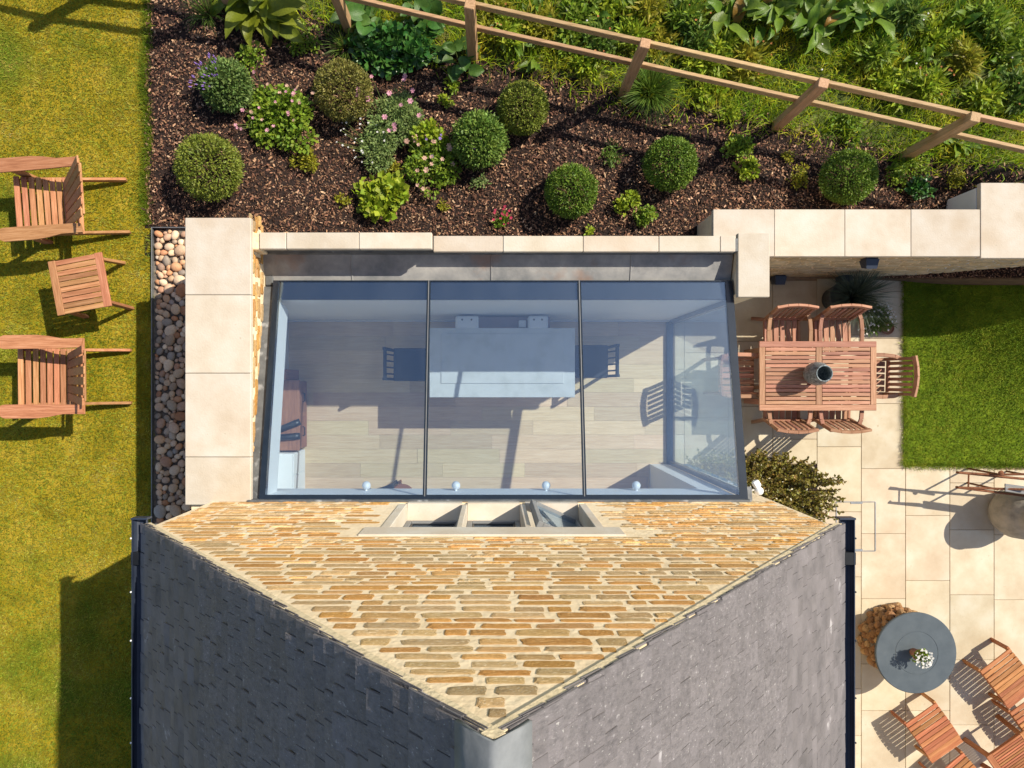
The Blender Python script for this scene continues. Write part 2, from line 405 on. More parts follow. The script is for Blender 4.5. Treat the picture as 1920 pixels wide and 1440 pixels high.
MT['rust'] = mat('rusty_iron', [(0.3, (0.09, 0.035, 0.018)), (0.5, (0.18, 0.068, 0.032)), (0.75, (0.27, 0.12, 0.06))], scale=14, rough=0.85, bump=0.4)
MT['urn'] = mat('aged_urn', [(0.3, (0.20, 0.18, 0.155)), (0.5, (0.31, 0.28, 0.235)), (0.75, (0.40, 0.35, 0.29))], scale=7, rough=0.85, bump=0.3)
MT['slatetop'] = mat('slate_blue_top', [(0.3, (0.062, 0.078, 0.092)), (0.6, (0.080, 0.098, 0.113)), (0.8, (0.098, 0.115, 0.13))], scale=6, rough=0.6, bump=0.04, spec=0.3)
MT['gabion'] = mat('gabion_stone', [(0.3, (0.7, 0.7, 0.7)), (0.7, (1.1, 1.1, 1.1))], scale=12, rough=0.9, bump=0.5, rnd='object', rndamt=0.25, coord='obj',
                   rramp=[(0.0, (0.36, 0.19, 0.08)), (0.35, (0.24, 0.12, 0.055)), (0.7, (0.46, 0.29, 0.14)), (1.0, (0.30, 0.165, 0.08))])
MT['vase'] = mat('speckled_vase', [(0.34, (0.03, 0.045, 0.052)), (0.46, (0.12, 0.15, 0.165)), (0.58, (0.22, 0.26, 0.275)), (0.70, (0.45, 0.50, 0.51))], scale=38, detail=9, rough=0.35, spec=0.5, bump=0.1)
MT['terra'] = mat('terracotta', [(0.3, (0.27, 0.12, 0.075)), (0.7, (0.36, 0.18, 0.12))], scale=8, rough=0.85)
MT['potdark'] = mat('dark_planter', [(0.3, (0.05, 0.055, 0.06)), (0.7, (0.10, 0.105, 0.11))], scale=14, rough=0.8, bump=0.3)
MT['bench'] = mat('bench_wood_pink', [(0.3, (0.34, 0.24, 0.21)), (0.7, (0.42, 0.31, 0.27))], scale=5, rough=0.6)
MT['stem'] = mat('plant_stem', [(0.3, (0.085, 0.055, 0.030)), (0.7, (0.16, 0.10, 0.055))], scale=12, rough=0.9)
MT['gstem'] = mat('green_stem', [(0.3, (0.09, 0.13, 0.03)), (0.7, (0.15, 0.20, 0.05))], scale=12, rough=0.7)

def leafmat(name, a, b, c, amt=0.32, hue=0.02, tr=0.30, rough=0.5, spec=0.3):
    return mat(name, [(0.3, a), (0.5, b), (0.72, c)], scale=9, rough=rough, rnd='island', rndamt=amt, hue=hue, spec=spec, transl=tr)
LF = {
    'box': leafmat('box_leaf', (0.092, 0.159, 0.020), (0.141, 0.225, 0.026), (0.208, 0.292, 0.037), tr=0.2),
    'boxolive': leafmat('box_leaf_olive', (0.121, 0.153, 0.020), (0.193, 0.232, 0.031), (0.285, 0.313, 0.049), tr=0.2),
    'boxbrown': leafmat('box_leaf_bronze', (0.126, 0.118, 0.028), (0.200, 0.188, 0.042), (0.296, 0.258, 0.062), tr=0.2),
    'hebe': leafmat('hebe_leaf', (0.104, 0.174, 0.031), (0.166, 0.260, 0.046), (0.252, 0.348, 0.062), tr=0.25),
    'lav': leafmat('lavender_leaf', (0.094, 0.156, 0.037), (0.144, 0.219, 0.055), (0.206, 0.281, 0.077), tr=0.25),
    'bright': leafmat('bright_leaf', (0.120, 0.204, 0.018), (0.192, 0.286, 0.026), (0.288, 0.363, 0.036), tr=0.35),
    'grey': leafmat('grey_green_leaf', (0.143, 0.211, 0.062), (0.211, 0.289, 0.088), (0.312, 0.383, 0.125), tr=0.3),
    'lime': leafmat('lime_leaf', (0.187, 0.270, 0.018), (0.286, 0.369, 0.024), (0.396, 0.451, 0.039), tr=0.35),
    'yel': leafmat('yellow_leaf', (0.20, 0.21, 0.016), (0.30, 0.29, 0.022), (0.40, 0.35, 0.035), tr=0.35),
    'dark': leafmat('dark_round_leaf', (0.029, 0.098, 0.016), (0.052, 0.144, 0.025), (0.086, 0.201, 0.037), tr=0.25, rough=0.35, spec=0.5),
    'shrub': leafmat('evergreen_leaf', (0.109, 0.102, 0.018), (0.186, 0.158, 0.029), (0.310, 0.225, 0.045), tr=0.2, hue=0.035, rough=0.35, spec=0.5),
    'tuft': leafmat('tuft_blade', (0.080, 0.14, 0.018), (0.115, 0.19, 0.026), (0.16, 0.24, 0.038), tr=0.3),
    'blue': leafmat('blue_grass', (0.055, 0.080, 0.050), (0.085, 0.115, 0.075), (0.13, 0.16, 0.105), tr=0.25),
    'tree': leafmat('tree_leaf', (0.05, 0.09, 0.015), (0.08, 0.13, 0.02), (0.11, 0.16, 0.03), tr=0.3),
}
def bigleaf_mat(name, a, b):
    return mat(name, [(0.3, a), (0.7, b)], scale=7, detail=5, rough=0.42, bump=0.25, bscale=22, rnd='object', rndamt=0.25, hue=0.018, spec=0.4, transl=0.38, coord='obj')
LF['hosta'] = bigleaf_mat('hosta_leaf', (0.135, 0.175, 0.014), (0.215, 0.255, 0.020))
LF['dock'] = bigleaf_mat('dock_leaf', (0.105, 0.185, 0.018), (0.17, 0.265, 0.028))
LF['round'] = bigleaf_mat('round_leaf', (0.048, 0.120, 0.018), (0.085, 0.185, 0.028))
LF['dead'] = bigleaf_mat('dry_leaf', (0.28, 0.13, 0.025), (0.42, 0.22, 0.045))
def petal(name, a, b): return mat(name, [(0.3, a), (0.7, b)], scale=20, rough=0.6, rnd='island', rndamt=0.2, transl=0.3)
PT = {'purple': petal('purple_petal', (0.26, 0.14, 0.48), (0.36, 0.22, 0.60)), 'pink': petal('pink_petal', (0.62, 0.25, 0.36), (0.74, 0.40, 0.46)),
      'blush': petal('blush_petal', (0.62, 0.36, 0.27), (0.70, 0.46, 0.36)), 'white': petal('white_petal', (0.76, 0.74, 0.70), (0.82, 0.80, 0.78)),
      'red': petal('crimson_petal', (0.40, 0.02, 0.06), (0.58, 0.05, 0.12)), 'orange': petal('orange_seed', (0.42, 0.14, 0.04), (0.55, 0.22, 0.07))}
GLASS_ROOF = glass('roof_glass', (0.90, 0.955, 1.0), 0.15, 0.010)
GLASS_WALL = glass('wall_glass', (0.94, 0.975, 0.995), 0.06, 0.012)

# ------------------------------------------------------------------ the ground
def grid_sheet(name, x0, x1, y0, y1, step, zf, m, keep=None):
    nx = int((x1 - x0) / step) + 1; ny = int((y1 - y0) / step) + 1
    xs = np.linspace(x0, x1, nx); ys = np.linspace(y0, y1, ny)
    X, Y = np.meshgrid(xs, ys); Z = zf(X, Y)
    V = np.stack([X, Y, Z], -1).reshape(-1, 3)
    i = np.arange(nx * ny).reshape(ny, nx)
    q = np.stack([i[:-1, :-1], i[:-1, 1:], i[1:, 1:], i[1:, :-1]], -1).reshape(-1, 4)
    if keep is not None:
        c = V[q].mean(1); q = q[keep(c[:, 0], c[:, 1])]
    o = fast(name, V, q, m); o['kind'] = 'structure'
    return o

struct('ground', MB().quad((-150, -150, -0.12), (150, -150, -0.12), (150, 150, -0.12), (-150, 150, -0.12)), MT['earth'])
XL = -3.93                                             # where lawn meets bed
# fence line: the meadow starts just behind it
FA, FB = W(885, 8, 2.25), W(1830, 219, 2.25)
FDIR = (FB - FA).normalized(); FNRM = Vector((-FDIR.y, FDIR.x, 0))
def fence_side(x, y): return (np.asarray(x) - FA.x) * FNRM.x + (np.asarray(y) - FA.y) * FNRM.y
lawn_l = grid_sheet('lawn', -11, XL, -9, 9, 0.25, lambda X, Y: zt(X, Y), MT['turf'])
MB().quad((XL - 0.002, -9, 1.497), (-3.836, -9, 1.497), (-3.836, 1.765, 1.497), (XL - 0.002, 1.765, 1.497)).build('lawn_verge', MT['turf'], lawn_l)
lawn_l['label'] = 'sunlit yellow green lawn under the low garden chairs'
bed = grid_sheet('garden_bed', XL, 12, 1.40, 9, 0.08, lambda X, Y: zt(X, Y) + 0.012 * np.sin(X * 23 + 2 * np.sin(Y * 9)) * np.sin(Y * 19), MT['mulch'],
                 keep=lambda x, y: ((x < 2.45) | (y > 1.86)) & (fence_side(x, y) < 0.10))
bed['label'] = 'flower bed covered with dark bark mulch'
mead = grid_sheet('meadow_ground', -3.9, 12, 1.9, 9, 0.08, lambda X, Y: zt(X, Y) + 0.006, MT['earth'], keep=lambda x, y: fence_side(x, y) >= 0.02)
mead['label'] = 'rough meadow ground beyond the post and rail fence'
struct('pebble_strip', MB().quad((XL, -9, 1.492), (-2.87, -9, 1.492), (-2.87, 1.77, 1.492), (XL, 1.77, 1.492)), MT['gravelbase'], 'strip of dark gravel beside the extension wall')
pebble_strip = bpy.data.objects['pebble_strip']

# ---- patio of stone slabs
patio = struct('patio', MB().quad((2.36, -9, -0.012), (14, -9, -0.012), (14, 1.45, -0.012), (2.36, 1.45, -0.012)), MT['joint'], 'patio of pale sandstone slabs')
SW = (1698 - 1615) / F * CZ
x_ref = (1615 - CX) / F * CZ
joints = {-2: 560, -1: 872, 0: 1035, 1: 1001, 2: 974, 3: 1037, 4: 990, 5: 1030, -3: 640}
jn = {-1: [560, 716, 872], -2: [545, 700, 838], 0: [695, 819, 949]}
LAWN2 = (W(1694, 0, 0.0).x, W(0, 526, 0.0).y, W(0, 873, 0.0).y)      # west edge, north edge, south edge
slab_meshes = {}
for c in range(-5, 9):
    x0 = x_ref + c * SW
    j0 = (CY - joints.get(c, 900 + 37 * (c % 3))) / F * CZ
    step = 122 / F * CZ
    k = -8
    ys = []
    y = j0 + 8 * step
    while y > -6.5:
        ys.append(y)
        y -= step if random.random() < 0.8 else step * 0.72
    for a, b in zip(ys[:-1], ys[1:]):
        a = min(a, 1.425)
        if b > 1.35 or a - b < 0.05: continue
        xa, xb = x0, x0 + SW
        if xb < 2.5: continue
        xa = max(xa, 2.42)
        if xa > LAWN2[0] - 0.2 and b > LAWN2[2] - 0.02: continue
        if xa > LAWN2[0] - 0.2 and a > LAWN2[2]: a = LAWN2[2] - 0.004
        if xa < 3.9 and xa > 2.4 and xb < 4.45 and a < -1.0 and b > -9 and xb < 4.35 and a < -1.05: continue   # planting pocket by the house
        if xb < 4.45 and a > -1.05 > b: b = -1.055
        if a - b < 0.06 or xb - xa < 0.05: continue
        if xb < 2.7 and a < -1.0: continue
        w, h = round(xb - xa - 0.006, 3), round(a - b - 0.006, 3)
        if (w, h) not in slab_meshes:
            slab_meshes[(w, h)] = MB().box((0, 0, -0.015), (w, h, 0.03), None, 0.003).mesh('paving_slab'); slab_meshes[(w, h)].materials.append(MT['slab'])
        inst('paving_slab', slab_meshes[(w, h)], patio, ((xa + xb) / 2, (a + b) / 2, random.uniform(-0.0008, 0.0008)))
struct('planting_pocket', MB().quad((2.4, -6, -0.008), (4.40, -6, -0.008), (4.40, -1.06, -0.008), (2.4, -1.06, -0.008)), MT['mulch'], 'dark soil pocket at the foot of the house wall')
# ---- right-hand lawn
def z2(x, y): return 0.012 + 0.95 * smooth(5.7, 7.6, x) * smooth(-0.7, 1.35, y)
l2 = grid_sheet('small_lawn', LAWN2[0], 14, LAWN2[2], LAWN2[1], 0.1, lambda X, Y: z2(X, Y) - 0.004, MT['turf2']); l2['label'] = 'small green lawn beside the dining table'
MB().span(LAWN2[0] + 0.002, 13.9, LAWN2[2] + 0.002, LAWN2[1] - 0.002, -0.1, 0.0).build('lawn_base', MT['mulch'], l2)

def blades(name, x, y, zf, L, wd, m, lean=0.5, kind='stuff', label=None, droop=0.3):
    n = len(x)
    a = rng.uniform(0, 2 * PI, n); ln = L * rng.uniform(0.55, 1.25, n); le = lean * rng.uniform(0.2, 1.3, n)
    d = np.stack([np.cos(a) * le, np.sin(a) * le, np.ones(n)], -1); d /= np.linalg.norm(d, axis=1)[:, None]
    t = rng.uniform(0, 2 * PI, n); s = np.stack([np.cos(t), np.sin(t), np.zeros(n)], -1) * (wd * rng.uniform(0.6, 1.4, n) / 2)[:, None]
    p = np.stack([x, y, zf(x, y)], -1)
    mid = p + d * (ln * 0.55)[:, None]
    d2 = d.copy(); d2[:, 2] -= droop * rng.uniform(0, 1.5, n); d2[:, :2] *= 1.5
    tip = mid + d2 * (ln * 0.5)[:, None]
    V = np.stack([p - s, p + s, mid + s * 0.8, mid - s * 0.8, tip], 1).reshape(-1, 3)
    b = (np.arange(n) * 5)[:, None]
    F3 = np.concatenate([b + np.array([0, 1, 2]), b + np.array([0, 2, 3]), b + np.array([3, 2, 4])], 0)
    o = fast(name, V, F3, m)
    o['kind'] = kind
    if label: o['label'] = label
    return o
n = 170000
x = rng.uniform(-6.4, -3.84, n); y = rng.uniform(-4.9, 4.9, n)
k = (x < XL + 0.01) | (y < 1.765); x, y = x[k], y[k]
x = x + 0.02 * np.sin(y * 21) * (x > XL - 0.03)
blades('lawn_grass', x, y, zt, 0.036, 0.0065, MT['blade'], lean=1.5, label='short yellow green grass of the sunlit lawn')
n = 4500                                                   # longer fringe where lawn meets bed
y = rng.uniform(1.8, 4.9, n); x = XL + 0.02 + 0.03 * rng.standard_normal(n) + 0.02 * np.sin(y * 5)
blades('lawn_edge_grass', x, y, zt, 0.07, 0.005, MT['blade2'], lean=0.9, label='longer green grass fringe along the flower bed')
n = 52000
x = rng.uniform(LAWN2[0] - 0.01, 8.2, n); y = rng.uniform(LAWN2[2] - 0.01, LAWN2[1] + 0.01, n)
blades('small_lawn_grass', x, y, z2, 0.036, 0.0065, MT['blade2'], lean=1.5, label='short green grass of the lawn by the patio')
n = 3600
k = rng.random(n) < 0.5
x = np.where(k, LAWN2[0] + 0.02 * rng.standard_normal(n), rng.uniform(LAWN2[0], 7.6, n)); y = np.where(k, rng.uniform(LAWN2[2], LAWN2[1], n), LAWN2[2] + 0.02 * rng.standard_normal(n))
blades('lawn_fringe', x, y, z2, 0.06, 0.005, MT['blade2'], lean=1.6, label='ragged grass fringe where the small lawn meets the paving')

# meadow: long grass beyond the fence
n = 75000
x = rng.uniform(-3.2, 8.6, n); y = rng.uniform(1.9, 5.4, n)
k = fence_side(x, y) > 0.05 - 0.35 * rng.random(n) ** 3
x, y = x[k], y[k]
dens = 0.5 + 0.5 * np.sin(x * 2.3 + 1.1) * np.sin(y * 3.1 + x)
k = rng.random(len(x)) < 0.35 + 0.75 * dens
blades('meadow_grass', x[k], y[k], zt, 0.23, 0.010, MT['meadow'], lean=0.9, label='tall green meadow grass beyond the wooden fence', droop=0.9)

# bark chips
n = 120000
x = rng.uniform(XL + 0.01, 8.0, n); y = rng.uniform(1.42, 5.0, n)
k = (fence_side(x, y) < 0.15 - 0.7 * (rng.random(n) ** 2)) & ((x < 2.40) | (y > 1.93)) & ~((x < -2.25) & (x > -2.95) & (y < 1.6)) & ~((x < -2.85) & (y < 1.79))
x, y = x[k], y[k]; n = len(x)
L = rng.gamma(2.2, 0.0075, n) + 0.009; L = np.where(rng.random(n) < 0.004, rng.uniform(0.06, 0.10, n), L); L = np.minimum(L, 0.10); wd = np.minimum(L * rng.uniform(0.18, 0.55, n), 0.022); th = 0.004
a = rng.uniform(0, PI, n); ti = rng.normal(0, 0.35, n)
d = np.stack([np.cos(a) * np.cos(ti), np.sin(a) * np.cos(ti), np.sin(ti)], -1); s = np.stack([-np.sin(a), np.cos(a), rng.normal(0, 0.35, n)], -1)
p = np.stack([x, y, zt(x, y) + rng.uniform(0.004, 0.028, n)], -1)
hl, hw = (L / 2)[:, None], (wd / 2)[:, None]; up = np.array([0, 0, th])
V = np.stack([p - d * hl - s * hw * 0.5, p - d * hl * 0.6 + s * hw, p + d * hl * 0.7 + s * hw * 0.8, p + d * hl, p + d * hl * 0.5 - s * hw,
              p + up + s * 0], 1).reshape(-1, 3)
b = (np.arange(n) * 6)[:, None]
F3 = np.concatenate([b + np.array(q) for q in ((0, 5, 1), (1, 5, 2), (2, 5, 3), (3, 5, 4), (4, 5, 0))], 0)[:, ::-1]
chips = fast('bark_mulch', V, F3, MT['chip']); tag(chips, 'dark brown bark chips spread over the flower bed', kind='stuff')

# pebbles along the extension, each a stone of its own
peb_me = []
for k in range(7):
    mb = MB(); r = random.Random(k)
    prof = [(0.02, -0.5), (0.30, -0.42), (0.46, -0.2), (0.5, 0.02), (0.45, 0.24), (0.30, 0.42), (0.02, 0.5)]
    mb.lathe([(q[0], q[1] * 0.62) for q in prof], n=10, wob=0.05 * r.uniform(0.3, 1.4))
    me = mb.mesh('pebble', smooth_=True); me.materials.append(MT['pebble']); peb_me.append(me)
placed = []
tries = 0
while len(placed) < 290 and tries < 16000:
    tries += 1
    r = random.choice((0.038, 0.045, 0.052, 0.060, 0.070)) * random.uniform(0.85, 1.1)
    if tries > 9000: r = random.uniform(0.022, 0.036)
    px, py = random.uniform(-3.815 + r, -3.40), random.uniform(-1.62, 1.755 - r)
    if all((px - q[0]) ** 2 + (py - q[1]) ** 2 > (0.80 * (r + q[2])) ** 2 for q in placed): placed.append((px, py, r))
for px, py, r in placed:
    inst('pebble', random.choice(peb_me), pebble_strip, (px, py, 1.492 + r * 0.55), (random.uniform(-.3, .3), random.uniform(-.3, .3), random.uniform(0, 6.28)), (2 * r * random.uniform(0.8, 1.0), 2 * r * random.uniform(1.0, 1.22), 2 * r))
edging = thing('lawn_edging', 'thin grey steel edging between lawn and pebble strip', 'edging', (-3.83, 0, 1.48))
MB().span(-3.836, -3.828, -1.9, 1.772, 1.45, 1.545, 0.001).build('edging_strip', MT['steel'], edging)
MB().span(-3.826, -2.93, 1.764, 1.772, 1.45, 1.545, 0.001).build('edging_strip', MT['steel'], edging)

# ------------------------------------------------------------------ stone and slate pieces
def stone_mesh(k):
    r = random.Random(100 + k); n = 14; pts = []
    for i in range(n):
        a = 2 * PI * (i + 0.5) / n
        c, s = math.cos(a), math.sin(a)
        e = 0.30
        px = 0.5 * math.copysign(abs(c) ** e, c) * (1 + r.uniform(-0.09, 0.03)); pz = 0.5 * math.copysign(abs(s) ** e, s) * (1 + r.uniform(-0.26, 0.06))
        pts.append((px, pz))
    V = [(x, -0.6, z) for x, z in pts] + [(x, 0.55, z) for x, z in pts] + [(x * 0.86, 0.95 + r.uniform(-.2, .2), z * 0.72) for x, z in pts] + [(0, 1.0 + r.uniform(-.2, .3), 0)]
    Fc = []
    for i in range(n):
        j = (i + 1) % n
        Fc += [(j, i, n + i, n + j), (n + j, n + i, 2 * n + i, 2 * n + j), (2 * n + j, 2 * n + i, 3 * n)]
    me = MB().add(V, Fc).mesh('stone'); me.materials.append(MT['stone'])
    return me, np.array(V), Fc
STONES = [stone_mesh(k) for k in range(12)]

# ------------------------------------------------------------------ the house
YW = -1.09                                             # gable wall face
RZ, EZ, EX = 7.33, 4.0, 2.69                          # ridge height, eaves height, eaves half width
TH = math.atan2(RZ - EZ, EX)
house = thing('stone_house', 'stone gabled house with dark slate roof seen from above', 'house', (0, -3.5, 0))
HO = Vector(house.location)
def hb(mb, name, m, parent=house, **k): return mb.build(name, m, parent, **k)
# gable wall (mortar body with window openings left free)
WINS = [(-0.782, -0.286), (-0.234, 0.239), (0.291, 0.773)]
ZS, ZH = 3.06, 4.10                                    # sill and head heights
mb = MB()
def wallpoly(poly, y0, y1):                            # poly in xz, extruded in y
    n = len(poly)
    V = [(x, y1, z) for x, z in poly] + [(x, y0, z) for x, z in poly]
    Fc = [tuple(range(n - 1, -1, -1)), tuple(range(n, 2 * n))] + [(i, (i + 1) % n, n + (i + 1) % n, n + i) for i in range(n)]
    mb.add(V, Fc)
wx = 2.63
wallpoly([(-wx, 2.52), (-0.86, 2.52), (-0.86, EZ), (-wx, EZ)], YW - 0.3, YW)
wallpoly([(0.845, 2.52), (wx, 2.52), (wx, EZ), (0.845, EZ)], YW - 0.3, YW)
wallpoly([(-0.86, 2.52), (0.845, 2.52), (0.845, ZS - 0.12), (-0.86, ZS - 0.12)], YW - 0.3, YW)
wallpoly([(-wx, EZ), (-0.86, EZ), (-0.86, ZH + 0.001), (0.845, ZH + 0.001), (0.845, EZ), (wx, EZ), (0, RZ - 0.10)], YW - 0.3, YW)
gable = hb(mb, 'gable_wall', MT['mortar'])
# stones, course by course
items = []
z = 2.86; row = 0
while z < RZ - 0.19:
    t = (z - 2.8) / 4.3
    h = (0.070 - 0.006 * t) * random.uniform(0.62, 1.30)
    half = wx - 0.02 if z + h < EZ - 0.1 else min(wx - 0.02, (RZ - 0.095 - (z + h)) / math.tan(TH))
    x = -half + random.uniform(0, 0.05)
    while x < half - 0.05:
        w = random.uniform(0.17, 0.36) * (1.1 - 0.3 * t) * (1.0 if random.random() < 0.8 else 0.6)
        w = min(w, half - x)
        if w > 0.06:
            zc, xc = z + h / 2, x + w / 2
            inwin = (-0.90 < xc + w / 2 and xc - w / 2 < 0.89 and ZS - 0.14 < zc + h / 2 and zc - h / 2 < ZH) or \
                    (-1.02 < xc + w / 2 and xc - w / 2 < 1.0 and zc + h / 2 > ZH - 0.02 and zc - h / 2 < 4.40)
            if not inwin: items.append((xc, zc + random.uniform(-.006, .006), w, h))
        x += w + random.uniform(0.010, 0.045)
    z += h + random.uniform(0.010, 0.026); row += 1
items.sort(key=lambda q: -(q[2] * q[3]) / (CZ - q[1]) ** 3)
rest = MB()
for i, (xc, zc, w, h) in enumerate(items):
    me, V, Fc = random.choice(STONES)
    tilt = random.gauss(0, 0.012); dep = random.uniform(0.002, 0.007); fl = random.choice((-1, 1))
    if i < 290:
        inst('stone', me, gable, (xc, YW - HO.y, zc), (0, tilt, 0 if fl > 0 else 0), (w, dep, h * random.uniform(0.86, 1.10)))
    else:
        rest.add(V * np.array([w, dep, h * random.uniform(0.88, 1.08)]) + np.array([xc, YW, zc]), Fc)
r_ = rest.build('distant_stones', MT['stone_i'], gable); r_['kind'] = 'stuff'
# side walls and far gable
hb(MB().span(wx - 0.3, wx, -9, YW - 0.302, -0.1, EZ - 0.02), 'side_wall', MT['mortar'])
hb(MB().span(-wx, -wx + 0.3, -9, YW - 0.302, 1.0, EZ - 0.02), 'side_wall', MT['mortar'])
# lower corner of the gable wall east of the glass roof
hb(MB().span(2.40, wx, YW - 0.3, YW - 0.001, -0.1, 2.519), 'corner_wall', MT['mortar'])
# roof
cosT, sinT = math.cos(TH), math.sin(TH)
SLOPE = (EX + 0.05) / cosT
YV = YW + 0.005                                        # verge overhang
def roof_pt(side, s, y, n=0.0):                        # s along the slope from the ridge, n above the plane
    return Vector((side * (s * cosT + n * sinT), y, RZ - s * sinT + n * cosT))
slate_me = []
for k in range(6):
    r = random.Random(k)
    j = lambda: r.uniform(-0.02, 0.02)
    V = [(-0.5, -0.5 + j(), -0.5), (0.5 + j(), -0.5 + j(), -0.5), (0.5 + j(), 0.5 + j(), -0.5), (-0.5, 0.5 + j(), -0.5)]
    V += [(x_, y_, 0.5) for x_, y_, _ in V[:]]
    V[5] = (V[5][0] - 0.02, V[5][1] + 0.02, 0.4); V[6] = (V[6][0] - 0.02, V[6][1] - 0.02, 0.4)
    me = MB().add(V, [(3, 2, 1, 0), (4, 5, 6, 7), (0, 1, 5, 4), (1, 2, 6, 5), (2, 3, 7, 6), (3, 0, 4, 7)]).mesh('slate'); me.materials.append(MT['slate'])
    slate_me.append((me, np.array(V)))
for side in (1, -1):
    mb = MB()
    pts = [roof_pt(side, 0, YV - 0.03, -0.02), roof_pt(side, SLOPE, YV - 0.03, -0.02), roof_pt(side, SLOPE, -9, -0.02), roof_pt(side, 0, -9, -0.02)]
    lo = [roof_pt(side, 0, YV - 0.03, -0.12), roof_pt(side, SLOPE, YV - 0.03, -0.12), roof_pt(side, SLOPE, -9, -0.12), roof_pt(side, 0, -9, -0.12)]
    mb.add([tuple(p) for p in pts + lo], [(0, 1, 2, 3), (7, 6, 5, 4), (0, 4, 5, 1), (1, 5, 6, 2), (2, 6, 7, 3), (3, 7, 4, 0)])
    slope = hb(mb, 'roof_slope', MT['slate_i'])
    slope['label'] = 'sunlit grey slate slope facing the patio' if side > 0 else 'shaded dark slate slope facing the lawn'
    cand = []
    s = 0.10; row = 0
    while s < SLOPE - 0.005:
        g = 0.090 + 0.030 * (s / SLOPE)
        tail = min(s + g, SLOPE + 0.02)
        y = YV + random.uniform(-0.004, 0.012)
        first = True
        while True:
            w = random.uniform(0.105, 0.165)
            if first: w *= (1.0 if row % 2 else 0.55); first = False
            p = roof_pt(side, s, y - w / 2)
            py = CY - (y - w / 2) * F / (CZ - p.z)
            if y - w / 2 < -3.6 or py > 1520: break
            cand.append((s, tail, y, w, py)); y -= w + 0.003
        s += g; row += 1
    cand.sort(key=lambda q: (CZ - roof_pt(side, q[0], 0).z) + (3 if q[4] > 1450 else 0))
    rest = MB(); seen = 0
    for (s0, tail, y, w, py) in cand:
        L = 0.205; me, V = random.choice(slate_me)
        tt = (0.0105 if side > 0 else 0.0065) * random.uniform(0.75, 1.35)
        lift = (0.034 + random.gauss(0, 0.008)) if side > 0 else (0.100 + random.gauss(0, 0.034))
        smid = tail - L / 2
        xa = Vector((side * cosT, 0, -sinT)); na = Vector((side * sinT, 0, cosT))
        xa2 = (xa * math.cos(lift) + na * math.sin(lift)); na2 = (na * math.cos(lift) - xa * math.sin(lift))
        ya = na2.cross(xa2)
        M3 = Matrix((xa2, ya, na2)).transposed()
        c = roof_pt(side, smid, y - w / 2, 0.006 + (random.uniform(-0.0015, 0.0015) if side > 0 else random.uniform(-0.004, 0.004)))
        rz_ = random.gauss(0, 0.006)
        M3 = M3 @ Matrix.Rotation(rz_, 3, 'Z') @ Matrix.Rotation(random.gauss(0, 0.006), 3, 'X')
        if py < 1450 and seen < 148:
            seen += 1
            o = inst('slate', me, slope, c - HO, M3.to_euler(), (L, w, tt))
        else:
            rest.add((V * np.array([L, w, tt])) @ np.array(M3).T + np.array(c), [(3, 2, 1, 0), (4, 5, 6, 7), (0, 1, 5, 4), (1, 2, 6, 5), (2, 3, 7, 6), (3, 0, 4, 7)])
    q = rest.build('distant_slates', MT['slate_i'], slope); q['kind'] = 'stuff'
    # verge mortar under the slates
    mb = MB()
    for (na_, nb_, yo, yi) in ((-0.004, -0.050, YV + 0.003, YV - 0.12),):
        a = [roof_pt(side, 0, yo, na_), roof_pt(side, SLOPE - 0.02, yo, na_), roof_pt(side, SLOPE - 0.02, yo + 0.003, nb_), roof_pt(side, 0, yo + 0.003, nb_)]
        b = [roof_pt(side, 0, yi, na_), roof_pt(side, SLOPE - 0.02, yi, na_), roof_pt(side, SLOPE - 0.02, yi, nb_), roof_pt(side, 0, yi, nb_)]
        mb.add([tuple(p) for p in a + b], [(0, 1, 2, 3), (7, 6, 5, 4), (0, 4, 5, 1), (1, 5, 6, 2), (2, 6, 7, 3), (3, 7, 4, 0)])
    hb(mb, 'verge_mortar', MT['verge'])
    # undercloak slates: thin lines sticking out of the mortar
    mb = MB()
    s = 0.06
    while s < SLOPE - 0.1:
        for dn in ((-0.014, -0.026) if random.random() < 0.5 else (-0.014,)):
            a = roof_pt(side, s, YV - 0.05, dn); b = roof_pt(side, s + 0.13, YV - 0.05, dn + 0.010)
            mb.beam(a, b, 0.112 + random.uniform(0, 0.012), 0.005, tuple(Vector((side * sinT, 0, cosT))), 0.001)
        s += random.uniform(0.10, 0.16)
    hb(mb, 'undercloak', MT['slate_i'])
    # gutter: half round trough
    gx = side * (EX + 0.080); mb = MB(); V = []; Fc = []
    prof = []
    for k in range(9):
        a = PI + PI * k / 8
        prof.append((math.cos(a) * 0.062, math.sin(a) * 0.062))
    prof += [(0.054, 0.004)] + [(math.cos(a) * 0.054, math.sin(a) * 0.054) for a in [2 * PI - PI * k / 8 for k in range(1, 8)]] + [(-0.054, 0.004)]
    n = len(prof)
    for yy in (YV + 0.035, -9):
        for (a, b) in prof: V.append((gx + a, yy, EZ - 0.055 + b))
    Fc = [(i, (i + 1) % n, n + (i + 1) % n, n + i) for i in range(n)]
    mb.add(V, Fc)
    g = hb(mb, 'gutter', MT['gutter'])
    MB().span(gx - 0.066, gx + 0.066, YV + 0.030, YV + 0.046, EZ - 0.13, EZ - 0.045, 0.004).build('gutter_end', MT['gutter'], g)
    for yy in (-1.36,): MB().span(gx - 0.069, gx + 0.069, yy - 0.05, yy + 0.05, EZ - 0.128, EZ - 0.054, 0.004).build('gutter_joint', MT['frit'], g)
    for yy in (-1.20, -1.62, -2.0, -2.45, -2.8):
        MB().lathe([(0.001, 0.0), (0.008, 0.004), (0.006, 0.010), (0.001, 0.012)], (gx + side * 0.066, yy, EZ - 0.060), 8).build('clip', MT['whitegloss'] if side < 0 else MT['black'], g)
    hb(MB().span(side * (EX - 0.03), side * (EX + 0.045), -9, YV - 0.02, EZ - 0.16, EZ - 0.075, 0.003), 'fascia', MT['framegrey'])
